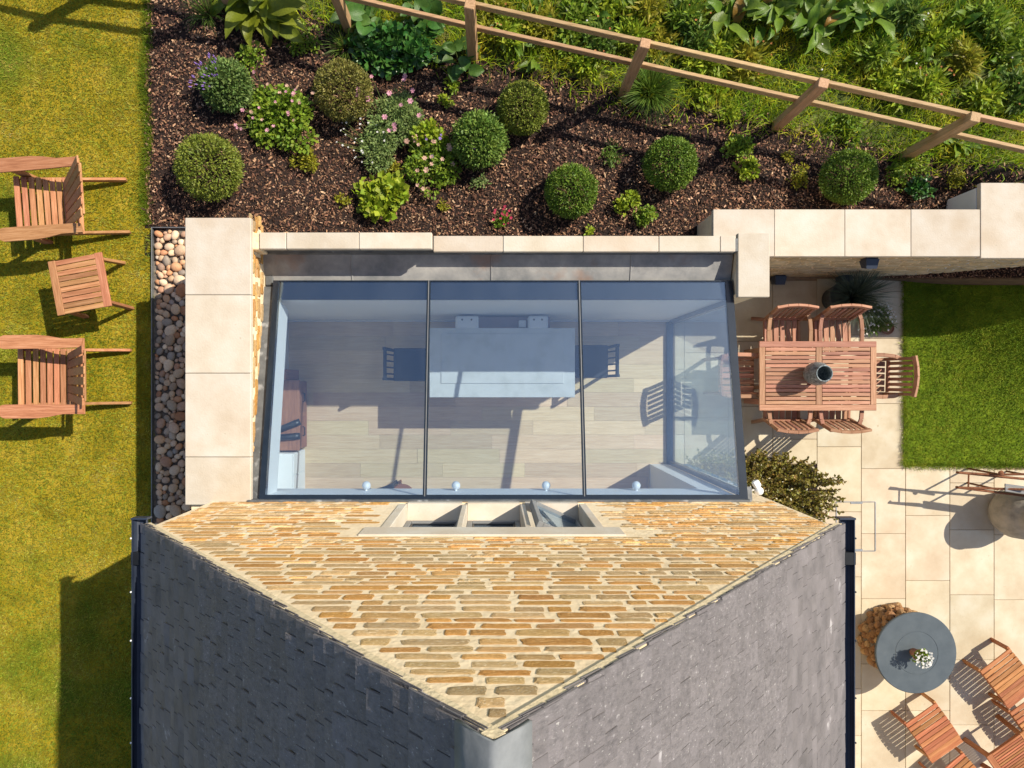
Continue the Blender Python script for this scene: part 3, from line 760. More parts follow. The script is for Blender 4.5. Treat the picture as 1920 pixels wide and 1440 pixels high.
# ridge tile: rounded angle
mb = MB(); V = []; Fc = []
prof = [(-0.125, -0.132), (-0.085, -0.083), (-0.045, -0.034), (-0.015, -0.004), (0.0, 0.003), (0.015, -0.004), (0.045, -0.034), (0.085, -0.083), (0.125, -0.132)]
prof = [(a, b + 0.022) for a, b in prof]
n = len(prof)
for (y0, y1) in ((YV + 0.006, YV - 0.42), (YV - 0.425, YV - 0.88), (YV - 0.885, -9)):
    V = []
    for yy in (y0, y1):
        for (a, b) in prof: V.append((a, yy, RZ + b))
        for (a, b) in prof[::-1]: V.append((a * 0.90, yy, RZ + b - 0.016))
    m2 = 2 * n
    Fc = [(i, (i + 1) % m2, m2 + (i + 1) % m2, m2 + i) for i in range(m2)] + [tuple(range(m2 - 1, -1, -1)), tuple(range(m2, 2 * m2))]
    t_ = MB().add(V, Fc)
    hb(t_, 'ridge_tile', MT['ridge'], smooth_=True)
# three-light window
win = hb(MB().span(-0.98, 0.96, YW - 0.2, YW + 0.012, ZH + 0.003, 4.375, 0.006), 'window', MT['coping'])     # the lintel carries the window
win['label'] = 'three light stone mullioned window, right casement open'
def wp(mb, n, m): return mb.build(n, m, win)
wp(MB().span(-0.86, -0.784, YW - 0.25, YW + 0.010, ZS - 0.02, ZH, 0.006), 'jamb', MT['coping'])
wp(MB().span(0.775, 0.845, YW - 0.25, YW + 0.010, ZS - 0.02, ZH, 0.006), 'jamb', MT['coping'])
wp(MB().span(-0.284, -0.236, YW - 0.22, YW + 0.008, ZS - 0.01, ZH, 0.006), 'mullion', MT['coping'])
wp(MB().span(0.241, 0.289, YW - 0.22, YW + 0.008, ZS - 0.01, ZH, 0.006), 'mullion', MT['coping'])
for (a, b) in WINS:
    mb = MB(); mb.add([(a, YW + 0.012, ZS - 0.12), (b, YW + 0.012, ZS - 0.12), (b, YW + 0.012, ZS - 0.03), (a, YW + 0.012, ZS - 0.03), (a, YW - 0.25, ZS - 0.12), (b, YW - 0.25, ZS - 0.12), (b, YW - 0.25, ZS + 0.03), (a, YW - 0.25, ZS + 0.03)],
                      [(1, 0, 3, 2), (4, 5, 6, 7), (0, 1, 5, 4), (3, 7, 6, 2), (0, 4, 7, 3), (1, 2, 6, 5)])
    wp(mb, 'sill', MT['coping'])
wp(MB().span(-0.86, 0.845, YW - 0.26, YW - 0.001, ZS - 0.119, ZS - 0.10), 'sill_bed', MT['mortar'])
for k, (a, b) in enumerate(WINS):
    yf = YW - 0.165; fw = 0.045
    def casement(mb, tr):
        for (x0, x1, z0, z1) in ((a, a + fw, ZS + 0.02, ZH), (b - fw, b, ZS + 0.02, ZH), (a + fw, b - fw, ZS + 0.02, ZS + 0.02 + fw), (a + fw, b - fw, ZH - fw, ZH)):
            mb.span(x0, x1, -0.03, 0.03, z0, z1, 0.004)
        return mb
    mb = casement(MB(), None)
    off = np.array([0, yf, 0])
    if k == 2:                                         # opened outwards, hinged on the right jamb
        ang = -0.42
        c_, s_ = math.cos(ang), math.sin(ang)
        def rot(v):
            v = v.copy(); x_ = v[:, 0] - b; y_ = v[:, 1]
            v[:, 0] = b + x_ * c_ - y_ * s_; v[:, 1] = x_ * s_ + y_ * c_
            return v
        mb.v = [rot(v) * np.array([1, 1, 1]) + off for v in mb.v]
        fr = wp(mb, 'casement', MT['framegrey']); fr['label'] = 'grey casement standing open'
        g = MB().span(a + fw, b - fw, -0.006, 0.006, ZS + 0.065, ZH - fw, 0.001); g.v = [rot(v) + off for v in g.v]
        wp(g, 'pane', GLASS_WALL)
        mb2 = casement(MB(), None); mb2.v = [v * np.array([1, 0.6, 1]) + np.array([0, yf - 0.055, 0]) for v in mb2.v]
        wp(mb2, 'window_frame', MT['framegrey'])
    else:
        mb.v = [v + off for v in mb.v]
        wp(mb, 'window_frame', MT['framegrey'])
        mb3 = MB()
        for (x0, x1, z0, z1) in ((a + fw, a + fw + 0.02, ZS + .065, ZH - fw), (b - fw - 0.02, b - fw, ZS + .065, ZH - fw), (a + fw + .02, b - fw - .02, ZS + .065, ZS + .085)):
            mb3.span(x0, x1, yf - 0.02, yf + 0.012, z0, z1, 0.002)
        wp(mb3, 'glazing_bead', MT['black'])
        wp(MB().span(a + fw + .02, b - fw - .02, yf - 0.006, yf + 0.004, ZS + 0.085, ZH - fw, 0.001), 'pane', GLASS_WALL)
    wp(MB().span(a + 0.02, b - 0.02, yf - 0.30, yf - 0.26, ZS, ZH, 0.001), 'blind', MT['slab'])

# ------------------------------------------------------------------ the glass-roofed extension
ext = thing('garden_room', 'glass roofed extension with pale stone copings against the gable', 'extension', (0, 0, 0))
# left parapet wall
lw = MB().span(-2.845, -2.30, -1.395, 1.530, 2.12, 2.815, 0.003).build('parapet_wall', MT['mortar'], ext)
lw['label'] = 'thick left parapet topped with large square copings'
MB().span(-2.87, -2.78, -1.395, 1.545, -0.1, 2.119, 0.003).build('outer_wall', MT['mortar'], ext)
cy = [1.562, 0.841, 0.110, -0.672, -1.12]
for a, b in zip(cy[:-1], cy[1:]):
    MB().span(-2.875, -2.263, b + 0.002, a - 0.002, 2.817, 2.88, 0.005).build('coping_stone', MT['coping'], lw)
# stones in its inner face
y = -1.05
while y < 1.5:
    z = 2.42
    w = random.uniform(0.12, 0.26)
    while z < 2.78:
        h = random.uniform(0.05, 0.085)
        if z + h > 2.81: break
        me, V, Fc = random.choice(STONES)
        inst('stone', me, lw, (-2.30, y + w / 2 + random.uniform(-0.06, 0.06), z + h / 2), (0, random.gauss(0, .02), -PI / 2), (w * random.uniform(0.7, .98), random.uniform(0.006, 0.016), h))
        z += h + 0.012
    y += w + 0.012
# rear parapet: left half stands a course higher
rw = MB().span(-2.299, 2.392, 1.306, 1.435, 1.9, 2.56, 0.003).build('rear_parapet', MT['leaddark'], ext)
rw['label'] = 'low rear parapet between lead gutter and flower bed'
MB().span(-2.299, -0.586, 1.309, 1.432, 2.561, 2.70, 0.003).build('raised_course', MT['leaddark'], rw)
for k, (a, b) in enumerate(zip([-2.22, -1.963, -1.274, -0.580], [-1.963, -1.274, -0.580])):
    MB().span(a + .002, b - .002, 1.290, 1.446, 2.702, 2.775, 0.006).build('coping_stone', MT['coping'], rw)
MB().span(-2.30, -2.222, 1.285, 1.446, 2.50, 2.76, 0.01).build('mortar_fillet', MT['mortar'], rw)
xs = [(p - CX) / F * 6.88 for p in (812, 943, 1093, 1235, 1350, 1379)]
for a, b in zip(xs[:-1], xs[1:]):
    MB().span(a + .002, b - .002, 1.292, 1.445, 2.562, 2.625, 0.006).build('coping_stone', MT['coping'], rw)
# lead gutter behind the glass
lg = MB().add([(-2.299, 1.031, 2.335), (2.39, 1.031, 2.335), (2.39, 1.305, 2.425), (-2.299, 1.305, 2.425), (-2.299, 1.031, 2.25), (2.39, 1.031, 2.25), (2.39, 1.305, 2.25), (-2.299, 1.305, 2.25)], [(0, 1, 2, 3), (7, 6, 5, 4), (0, 4, 5, 1), (1, 5, 6, 2), (2, 6, 7, 3), (3, 7, 4, 0)]).build('lead_gutter', MT['lead'], ext)
for xx in (-1.42, -0.02, 1.38): MB().tube([(xx, 1.035, 2.336), (xx, 1.30, 2.424)], 0.009, 6).build('lead_roll', MT['lead'], lg)
MB().span(-2.298, -2.215, 1.0, 1.30, 2.061, 2.36, 0.01).build('lead_upstand', MT['leaddark'], lg)
MB().span(-2.215, 2.385, 1.300, 1.3055, 2.061, 2.54, 0.002).build('lead_apron', MT['leaddark'], lg)
# sloping glass roof
GX0, GX1, GY0, GY1 = -2.20, 2.392, -1.077, 1.0455
GZ0, GZ1 = 2.83, 2.40
def gz(y): return GZ0 + (GZ1 - GZ0) * (y - GY0) / (GY1 - GY0)
gup = Vector((0, -(GZ1 - GZ0), GY1 - GY0)).normalized()
roof = MB()
def sl(mb, x0, x1, y0, y1, n0, n1, ch=0.003):          # box lying in the plane of the glass
    c = [Vector((x_, y_, gz(y_))) for x_, y_ in ((x0, y0), (x1, y0), (x1, y1), (x0, y1))]
    V = [tuple(p + gup * n0) for p in c] + [tuple(p + gup * n1) for p in c]
    return mb.add(V, [(3, 2, 1, 0), (4, 5, 6, 7), (0, 1, 5, 4), (1, 2, 6, 5), (2, 3, 7, 6), (3, 0, 4, 7)])
fr = sl(MB(), GX0, GX0 + 0.055, GY0, GY1, -0.06, 0.006)
sl(fr, GX1 - 0.075, GX1, GY0, GY1, -0.04, 0.006)
sl(fr, GX0 + 0.055, GX1 - 0.075, GY0, GY0 + 0.045, -0.06, 0.006)
sl(fr, GX0 + 0.055, GX1 - 0.075, GY1 - 0.012, GY1, -0.06, 0.006)
roof = fr.build('rooflight', MT['frame'], ext)
roof['label'] = 'three pane sloping glass roof in a dark frame'
bars = (-0.645, 0.858)
xsn = [GX0 + 0.055, bars[0], bars[1], GX1 - 0.075]
for a, b in zip(xsn[:-1], xsn[1:]):
    a2 = a + (0.0 if a == xsn[0] else 0.012); b2 = b - (0.0 if b == xsn[-1] else 0.012)
    sl(MB(), a2 + .001, b2 - .001, GY0 + 0.046, GY1 - 0.013, -0.014, 0.0).build('pane', GLASS_ROOF, roof)
    sl(MB(), a2 + .001, b2 - .001, GY1 - 0.185, GY1 - 0.014, -0.030, -0.018).build('frit_band', MT['frit'], roof)
for b in bars:
    sl(MB(), b - 0.0115, b + 0.0115, GY0 + 0.046, GY1 - 0.013, -0.03, -0.002).build('glazing_bar', MT['frame'], roof)
    sl(MB(), b - 0.019, b + 0.019, GY0 + 0.046, GY1 - 0.013, 0.001, 0.004).build('bar_cap', MT['frame'], roof)
    sl(MB(), b - 0.0035, b + 0.0035, GY0 + 0.03, GY1, 0.0045, 0.008).build('bar_seal', MT['framegrey'], roof)
# lead flashing round the glass
fl = sl(MB(), -2.299, GX0 - 0.002, GY0 - 0.01, GY1 - 0.05, -0.06, -0.035).build('lead_flashing', MT['leaddark'], ext)
MB().span(-2.29, 2.40, YW + 0.001, YW + 0.020, 2.60, 2.905, 0.004).build('wall_flashing', MT['leaddark'], fl)
sl(MB(), GX1 + 0.001, GX1 + 0.05, GY0 - 0.01, GY0 + 0.12, -0.1, -0.02).build('flashing_corner', MT['leaddark'], fl)
# upstands and linings under the glass
sl(MB(), -2.198, -2.145, GY0 + 0.03, 0.86, -0.36, -0.062).build('lining', MT['white'], ext)
MB().span(-2.29, 2.30, YW - 0.25, -1.052, 2.28, 2.70, 0.002).build('head_lining', MT['white'], ext)
MB().span(-2.78, 2.39, 0.86, 1.03, -0.1, 2.30, 0.002).build('rear_wall', MT['white'], ext)
MB().span(-2.298, 2.39, 0.862, 1.028, 2.301, 2.335, 0.002).build('wall_plate', MT['frit'], ext)
MB().span(-2.775, 2.34, 0.845, 0.859, 0.0, 0.11, 0.003).build('skirting', MT['white'], ext)
MB().span(-2.779, -2.74, -4.2, 0.859, -0.1, 2.1, 0.002).build('side_lining', MT['white'], ext)
MB().span(2.09, 2.33, -4.2, -1.056, -0.1, 2.279, 0.002).build('wall_nib', MT['white'], ext)
MB().span(-2.74, 2.089, -4.3, -4.2, -0.1, 2.279, 0.002).build('back_wall', MT['white'], ext)
MB().span(-2.74, 2.39, -4.3, YW - 0.251, 2.281, 2.40, 0.002).build('ceiling', MT['white'], ext)
MB().span(-2.79, -2.30, YW - 0.25, 1.0, 2.10, 2.119, 0.002).build('ceiling_edge', MT['white'], ext)
# wing wall at the corner
ww = MB().span(2.405, 2.69, 0.90, 1.4495, -0.1, 2.48, 0.003).build('wing_wall', MT['mortar'], ext)
MB().span(2.396, 2.705, 0.862, 1.488, 2.482, 2.55, 0.005).build('coping_stone', MT['coping'], ww)
# glazed wall to the patio
gw = MB()
gw.span(2.33, 2.38, -1.054, -0.995, 0.03, 2.70, 0.003); gw.span(2.33, 2.38, 0.80, 0.857, 0.03, 2.36, 0.003)
gw.span(2.31, 2.395, -1.054, 0.857, 0.0, 0.05, 0.004); sl(gw, 2.33, 2.38, -0.995, 0.80, -0.085, -0.0605)
gw = gw.build('glazed_wall', MT['frame'], ext)
gw['label'] = 'glazed side wall with dark frame facing the patio'
MB().add([(2.352, -0.995, 0.05), (2.352, 0.80, 0.05), (2.352, 0.80, gz(0.80) - 0.088), (2.352, -0.995, gz(-0.995) - 0.088), (2.360, -0.995, 0.05), (2.360, 0.80, 0.05), (2.360, 0.80, gz(0.80) - 0.088), (2.360, -0.995, gz(-0.995) - 0.088)],
         [(3, 2, 1, 0), (4, 5, 6, 7), (0, 1, 5, 4), (1, 2, 6, 5), (2, 3, 7, 6), (3, 0, 4, 7)]).build('pane', GLASS_WALL, gw)
# four white spotlights on the head lining
for px, nm in ((687, 'leftmost of the row'), (855, 'second from the left'), (1024, 'third from the left'), (1193, 'rightmost of the row')):
    p = W(px, 914, 2.42)
    t = thing('spotlight', 'white globe spotlight under the glass roof edge, ' + nm, 'spotlight', (p.x, p.y + 0.02, 2.42), 0, 'white spotlights along the house side of the glass roof')
    MB().lathe([(0.003, -0.046), (0.022, -0.042), (0.038, -0.025), (0.044, 0.0), (0.038, 0.024), (0.022, 0.040), (0.003, 0.045)], n=16).build('lamp_head', MT['whitegloss'], t, False, True)
    MB().tube([(0, -0.02, 0), (0, -0.075, 0.02)], 0.012, 8).build('arm', MT['whitegloss'], t, False)

# ------------------------------------------------------------------ inside the room
floor = struct('room_floor', MB().quad((-2.78, -4.3, -0.02), (2.39, -4.3, -0.02), (2.39, 0.87, -0.02), (-2.78, 0.87, -0.02)), MT['joint'], 'oak plank floor of the glass roofed room')
plank_me = {}
y = 0.845
while y > -3.2:
    x = -2.74 - random.uniform(0, 1.2)
    while x < 2.31:
        L = random.choice((1.1, 1.5, 1.9)); x0 = max(x, -2.74); x1 = min(x + L, 2.31)
        if x1 - x0 > 0.05:
            k = round(x1 - x0, 2)
            if k not in plank_me:
                plank_me[k] = MB().box((0, 0, -0.008), (k - 0.0015, 0.1875, 0.016), None, 0.0012).mesh('plank'); plank_me[k].materials.append(MT['oak_x'])
            inst('plank', plank_me[k], floor, ((x0 + x1) / 2, y - 0.0945, 0.0))
        x += L
    y -= 0.189
isl = thing('kitchen_island', 'pale topped kitchen island in the glass roofed room', 'kitchen island', (0.12, 0.27, 0))
MB().span(-0.772, 0.985, -0.149, 0.69, 0.885, 0.925, 0.004).build('worktop', MT['worktop'], isl)
MB().span(-0.63, 0.85, 0.02, 0.62, 0.9255, 0.936, 0.003).build('inset_panel', MT['worktop'], isl)
MB().span(-0.60, 0.85, 0.0, 0.62, 0.02, 0.884, 0.004).build('cabinet', MT['white'], isl)
MB().span(-0.735, -0.37, -0.135, -0.118, 0.85, 0.884, 0.003).build('drawer_lip', MT['worktop'], isl)
b = thing('wall_bench', 'narrow pinkish wall bench behind the kitchen island', 'bench', (0.15, 0.77, 0))
MB().span(-0.47, 0.70, 0.69, 0.843, 0.72, 0.76, 0.006).build('seat', MT['bench'], b)
for xx in (-0.42, 0.62): MB().span(xx, xx + 0.04, 0.70, 0.83, 0.0, 0.719, 0.004).build('leg', MT['bench'], b)
for (x0, x1, nm) in ((-0.46, -0.18, 'plain white box with rounded corners at the left end of the wall bench'), (0.42, 0.66, 'white box at the right end of the wall bench')):
    t = thing('white_box', nm, 'box', ((x0 + x1) / 2, 0.77, 0.761))
    MB().span(x0, x1, 0.675, 0.84, 0.762, 0.93, 0.02).build('body', MT['whitegloss'], t)
    for q in (0.3, 0.7): MB().lathe([(0.001, 0), (0.012, 0.002), (0.010, 0.008), (0.001, 0.009)], (x0 + (x1 - x0) * q, 0.79, 0.93), 10).build('knob', MT['framegrey'], t)
t = thing('small_device', 'small white device beside the right hand white box', 'device', (0.36, 0.745, 0.761))
MB().span(0.31, 0.40, 0.70, 0.79, 0.762, 0.86, 0.01).build('body', MT['whitegloss'], t)
MB().span(0.318, 0.392, 0.699, 0.705, 0.79, 0.85, 0.002).build('display', MT['black'], t)
def dark_chair(x, y, rz, label):
    t = thing('dining_chair', label, 'chair', (x, y, 0), rz, 'dark chairs beside the kitchen island')
    MB().box((0, 0, 0.45), (0.42, 0.42, 0.05), None, 0.015).build('seat', MT['darkchair'], t, False)
    for sx in (-1, 1):
        MB().beam((sx * 0.185, 0.185, 0.0), (sx * 0.185, 0.185, 0.424), 0.035, 0.035).build('leg', MT['darkchair'], t, False)
        MB().beam((sx * 0.185, -0.20, 0.0), (sx * 0.185, -0.27, 0.88), 0.035, 0.035, (0, 1, 0)).build('leg', MT['darkchair'], t, False)
    MB().beam((-0.20, -0.265, 0.82), (0.20, -0.265, 0.82), 0.025, 0.09, (0, -0.08, 1)).build('back_rail', MT['darkchair'], t, False)
    for k in range(4): MB().beam((-0.12 + 0.08 * k, -0.215, 0.46), (-0.12 + 0.08 * k, -0.262, 0.78), 0.02, 0.02, (0, 1, 0)).build('spindle', MT['darkchair'], t, False)
    return t
dark_chair(-1.06, 0.26, -PI / 2, 'dark spindle back chair left of the kitchen island')
dark_chair(1.25, 0.30, PI / 2, 'dark spindle back chair right of the kitchen island')
dark_chair(-1.42, -1.52, 0.3, 'chair half hidden below the leftmost white spotlights')
ch = thing('shoe_chest', 'low brown wooden chest with black handles against the left wall', 'chest', (-2.6, -0.38, 0))
MB().span(-2.735, -2.49, -0.82, 0.05, 0.02, 0.43, 0.004).build('body', MT['chest_y'], ch)
MB().span(-2.738, -2.47, -0.835, 0.065, 0.431, 0.455, 0.006).build('lid', MT['chest_y'], ch)
for yy in (-0.60, -0.16):
    MB().span(-2.489, -2.482, yy - 0.19, yy + 0.19, 0.06, 0.40, 0.003).build('drawer_front', MT['chest_y'], ch)
    MB().tube([(-2.48, yy - 0.06, 0.26), (-2.455, yy - 0.05, 0.26), (-2.455, yy + 0.05, 0.26), (-2.48, yy + 0.06, 0.26)], 0.008, 6).build('handle', MT['black'], ch)
t = thing('storage_box', 'tall brown wooden box standing behind the low chest', 'box', (-2.66, 0.12, 0))
MB().span(-2.735, -2.60, 0.07, 0.20, 0.0, 0.58, 0.005).build('body', MT['chest_z'], t)
def shoe(x, y, rz, label):
    t = thing('shoe', label, 'shoe', (x, y, 0.456), rz, 'shoes on the low chest')
    mb = MB(); V = []; n = 10
    for (yy, hw, h) in ((-0.14, 0.03, 0.06), (-0.11, 0.038, 0.085), (-0.04, 0.036, 0.09), (0.03, 0.042, 0.06), (0.10, 0.046, 0.045), (0.15, 0.025, 0.03)):
        for k in range(n):
            a = 2 * PI * k / n; V.append((hw * math.cos(a), yy, max(0, h / 2 + h / 2 * math.sin(a) * 1.05)))
    Fc = [(i * n + k, i * n + (k + 1) % n, (i + 1) * n + (k + 1) % n, (i + 1) * n + k) for i in range(5) for k in range(n)] + [tuple(range(n - 1, -1, -1)), tuple(5 * n + k for k in range(n))]
    mb.add(V, Fc).build('upper', MT['black'], t, False, True)
    MB().box((0, 0.005, 0.006), (0.085, 0.29, 0.012), None, 0.01).build('sole', MT['darkchair'], t, False)
shoe(-2.60, -0.52, -1.2, 'black shoe on the low chest, nearer the fence side')
shoe(-2.61, -0.66, -1.5, 'black shoe on the low chest, nearer the house side')
t = thing('white_cabinet', 'low white cabinet beside the brown chest', 'cabinet', (-2.6, -1.1, 0))
MB().span(-2.735, -2.52, -1.42, -0.86, 0.0, 0.60, 0.004).build('body', MT['white'], t)
MB().span(-2.519, -2.508, -1.13, -0.87, 0.04, 0.57, 0.003).build('door', MT['white'], t)
MB().span(-2.519, -2.508, -1.41, -1.14, 0.04, 0.57, 0.003).build('door', MT['white'], t)
t = thing('wooden_stool', 'round wooden stool near the leftmost white spotlight', 'stool', (-1.16, -1.42, 0))
MB().lathe([(0.01, 0.42), (0.15, 0.42), (0.16, 0.435), (0.15, 0.455), (0.01, 0.458)], n=24).build('seat', MT['chest_x'], t, False)
for k in range(3):
    a = k * 2.094
    MB().beam((0.09 * math.cos(a), 0.09 * math.sin(a), 0.42), (0.16 * math.cos(a), 0.16 * math.sin(a), 0), 0.03, 0.03).build('leg', MT['chest_z'], t, False)

# ------------------------------------------------------------------ retaining wall by the patio
ret = thing('retaining_wall', 'stone retaining wall with wide pale copings beside the patio', 'wall', (3.9, 1.68, 0))
rwall = MB().span(2.44, 5.388, 1.452, 1.915, -0.1, 1.572, 0.003).build('wall_body', MT['mortar'], ret)
MB().span(5.389, 9.5, 1.452, 2.20, -0.1, 1.574, 0.003).build('end_block', MT['render'], ret)
mb = MB(); z = 0.02
while z < 1.53:
    h = random.uniform(0.045, 0.085); x = 2.72
    while x < 9.3:
        w = random.uniform(0.12, 0.34); me, V, Fc = random.choice(STONES)
        mb.add(V * np.array([w * 0.96, random.uniform(0.005, 0.012), h * 0.92]) @ np.diag([1, -1, 1]) + np.array([x + w / 2, 1.4515, z + h / 2]), [f[::-1] for f in Fc])
        x += w + 0.008
    z += h + 0.007
q = mb.build('wall_stones', MT['stone_p'], ret); q['kind'] = 'stuff'
xs = [(p - CX) / F * 7.86 for p in (1337, 1452, 1584, 1708, 1838)]
for a, b in zip(xs[:-1], xs[1:]):
    MB().span(a + .002, b - .002, 1.425, 1.945, 1.575, 1.64, 0.004).build('coping_stone', MT['coping'], ret)
for a, b in ((xs[-1] + .002, xs[-1] + 0.95), (xs[-1] + 0.954, xs[-1] + 1.9), (xs[-1] + 1.904, 9.55)):
    MB().span(a, b, 1.405, 2.238, 1.577, 1.645, 0.004).build('coping_stone', MT['coping'], ret)
# sloping soil strip in front of the wall's east end
def hs(x): return 0.05 + 1.18 * float(smooth(5.0, 7.4, x))
V = []; xs_ = np.linspace(5.05, 9.3, 30)
for x in xs_:
    h = hs(x); V += [(x, 0.151 * (CZ - h), h), (x, 1.4515, h + 0.02)]
sm = MB().add(V, [(2 * i, 2 * i + 2, 2 * i + 3, 2 * i + 1) for i in range(29)]).build('soil_bank', MT['mulch']); sm['kind'] = 'structure'; sm['label'] = 'dark mulch bank in front of the retaining wall'
n = 1800
x = rng.uniform(5.1, 8.6, n); h = np.array([hs(q) for q in x]); y = 0.151 * (CZ - h) + rng.random(n) * (1.44 - 0.151 * (CZ - h))
L = rng.uniform(0.012, 0.05, n); a = rng.uniform(0, PI, n); d = np.stack([np.cos(a), np.sin(a), 0.2 * np.sin(5 * a)], -1) * (L / 2)[:, None]; s_ = np.stack([-np.sin(a), np.cos(a), 0 * a], -1) * 0.007
p = np.stack([x, y, h + 0.02], -1)
V = np.stack([p - d, p + s_, p + d, p - s_, p + np.array([0, 0, .006])], 1).reshape(-1, 3); b = (np.arange(n) * 5)[:, None]
cb = fast('bank_mulch', V, np.concatenate([b + np.array(q) for q in ((0, 4, 1), (1, 4, 2), (2, 4, 3), (3, 4, 0))], 0)[:, ::-1], MT['chip']); tag(cb, 'bark chips on the bank below the retaining wall', kind='stuff')
t = thing('edging_board', 'brown timber edging board between lawn and mulch bank', 'edging', (6, 1.40, 0))
mb = MB()
for i in range(29):
    x0, x1 = xs_[i], xs_[i + 1]
    mb.add([(x0, 0.151 * (CZ - hs(x0)) - 0.022, -0.05), (x1, 0.151 * (CZ - hs(x1)) - 0.022, -0.05), (x1, 0.151 * (CZ - hs(x1)) - 0.022, hs(x1) + 0.02), (x0, 0.151 * (CZ - hs(x0)) - 0.022, hs(x0) + 0.02),
            (x0, 0.151 * (CZ - hs(x0)), -0.05), (x1, 0.151 * (CZ - hs(x1)), -0.05), (x1, 0.151 * (CZ - hs(x1)), hs(x1) + 0.02), (x0, 0.151 * (CZ - hs(x0)), hs(x0) + 0.02)],
           [(0, 1, 2, 3), (5, 4, 7, 6), (3, 2, 6, 7)])
mb.build('board', MT['stem'], t)
# wall lights
def wall_light(px, py, z, label, tall):
    p = W(px, py, z); y = 1.445
    t = thing('wall_light', label, 'wall light', (p.x, y, z), 0, 'black lights on the retaining wall')
    MB().box((0, -0.012, 0), (0.13, 0.02, tall * 0.9), None, 0.004).build('back_plate', MT['gutter'], t, False)
    MB().add([(-0.075, -0.022, tall / 2), (0.075, -0.022, tall / 2), (0.06, -0.13, tall / 2 - 0.03), (-0.06, -0.13, tall / 2 - 0.03), (-0.075, -0.022, -tall / 2), (0.075, -0.022, -tall / 2), (0.05, -0.10, -tall / 2), (-0.05, -0.10, -tall / 2)],
             [(3, 2, 1, 0), (4, 5, 6, 7), (0, 1, 5, 4), (1, 2, 6, 5), (2, 3, 7, 6), (3, 0, 4, 7)]).build('housing', MT['gutter'], t, False)
    MB().box((0, -0.08, -tall / 2 - 0.006), (0.08, 0.03, 0.01), None, 0.002).build('lens', MT['whitegloss'], t, False)
wall_light(1630, 488, 1.42, 'black wedge wall light high under the wide copings', 0.16)
wall_light(1583, 520, 0.12, 'black wall light low on the retaining wall near the planter', 0.2)
wall_light(1459, 519, 0.12, 'black wall light low on the retaining wall in the corner', 0.2)
t = thing('round_lamp', 'round black bulkhead lamp on the corner pier', 'wall light', (2.705, 1.22, 1.55))
MB().lathe([(0.002, 0.0), (0.09, 0.0), (0.10, 0.02), (0.08, 0.06), (0.03, 0.085), (0.002, 0.088)], n=20).build('dome', MT['black'], t, False, True)
t.rotation_euler = (0, PI / 2, 0)
MB().lathe([(0.002, -0.01), (0.115, -0.01), (0.115, 0.001), (0.002, 0.002)], n=20).build('base_ring', MT['black'], t, False)

# ------------------------------------------------------------------ post and rail fence
fence = thing('post_and_rail_fence', 'weathered timber post and two rail fence behind the flower bed', 'fence', (FA.x, FA.y, 1.0))
ZP = 2.25
tops = [(883, -3), (1210, 81), (1545, 154), (1830, 218)]
posts = [W(px, py, ZP) for px, py in tops]
posts = [Vector((FA.x, FA.y, ZP)) + FDIR * (p - FA).dot(FDIR) for p in posts]
d01 = 1.66
posts = [Vector((-6.9, 5.20, ZP)), Vector((-5.55, 4.90, ZP)), Vector((-4.19, 4.58, ZP)), Vector((-2.98, 4.33, ZP)), posts[0] - FDIR * 1.50] + posts + [posts[-1] + FDIR * d01, posts[-1] + FDIR * 2 * d01]
ang = math.atan2(FDIR.y, FDIR.x)
Rz = Matrix.Rotation(ang, 3, 'Z')
for p in posts:
    zb = float(zt(p.x, p.y)) - 0.2; mb = MB()
    dz = 0.5 * float(smooth(-1.2, -3.9, p.x)) * 0.9
    mb.box((p.x, p.y, (zb + ZP + dz) / 2), (0.105, 0.10, ZP + dz - zb), Rz, 0.006)
    mb.build('post', MT['fence_z'], fence)
for a, b in zip(posts[:-1], posts[1:]):
    da, db = [0.5 * float(smooth(-1.2, -3.9, p.x)) * 0.9 for p in (a, b)]
    for zr, off in ((2.13, 0.062), (1.66, 0.062)):
        o_ = Vector((FNRM.x, FNRM.y, 0)) * off
        MB().beam(Vector((a.x, a.y, zr + da)) + o_, Vector((b.x, b.y, zr + db)) + o_ - FDIR * 0.004, 0.038, 0.088, (0, 0, 1), 0.004).build('rail', MT['fence_x'], fence)

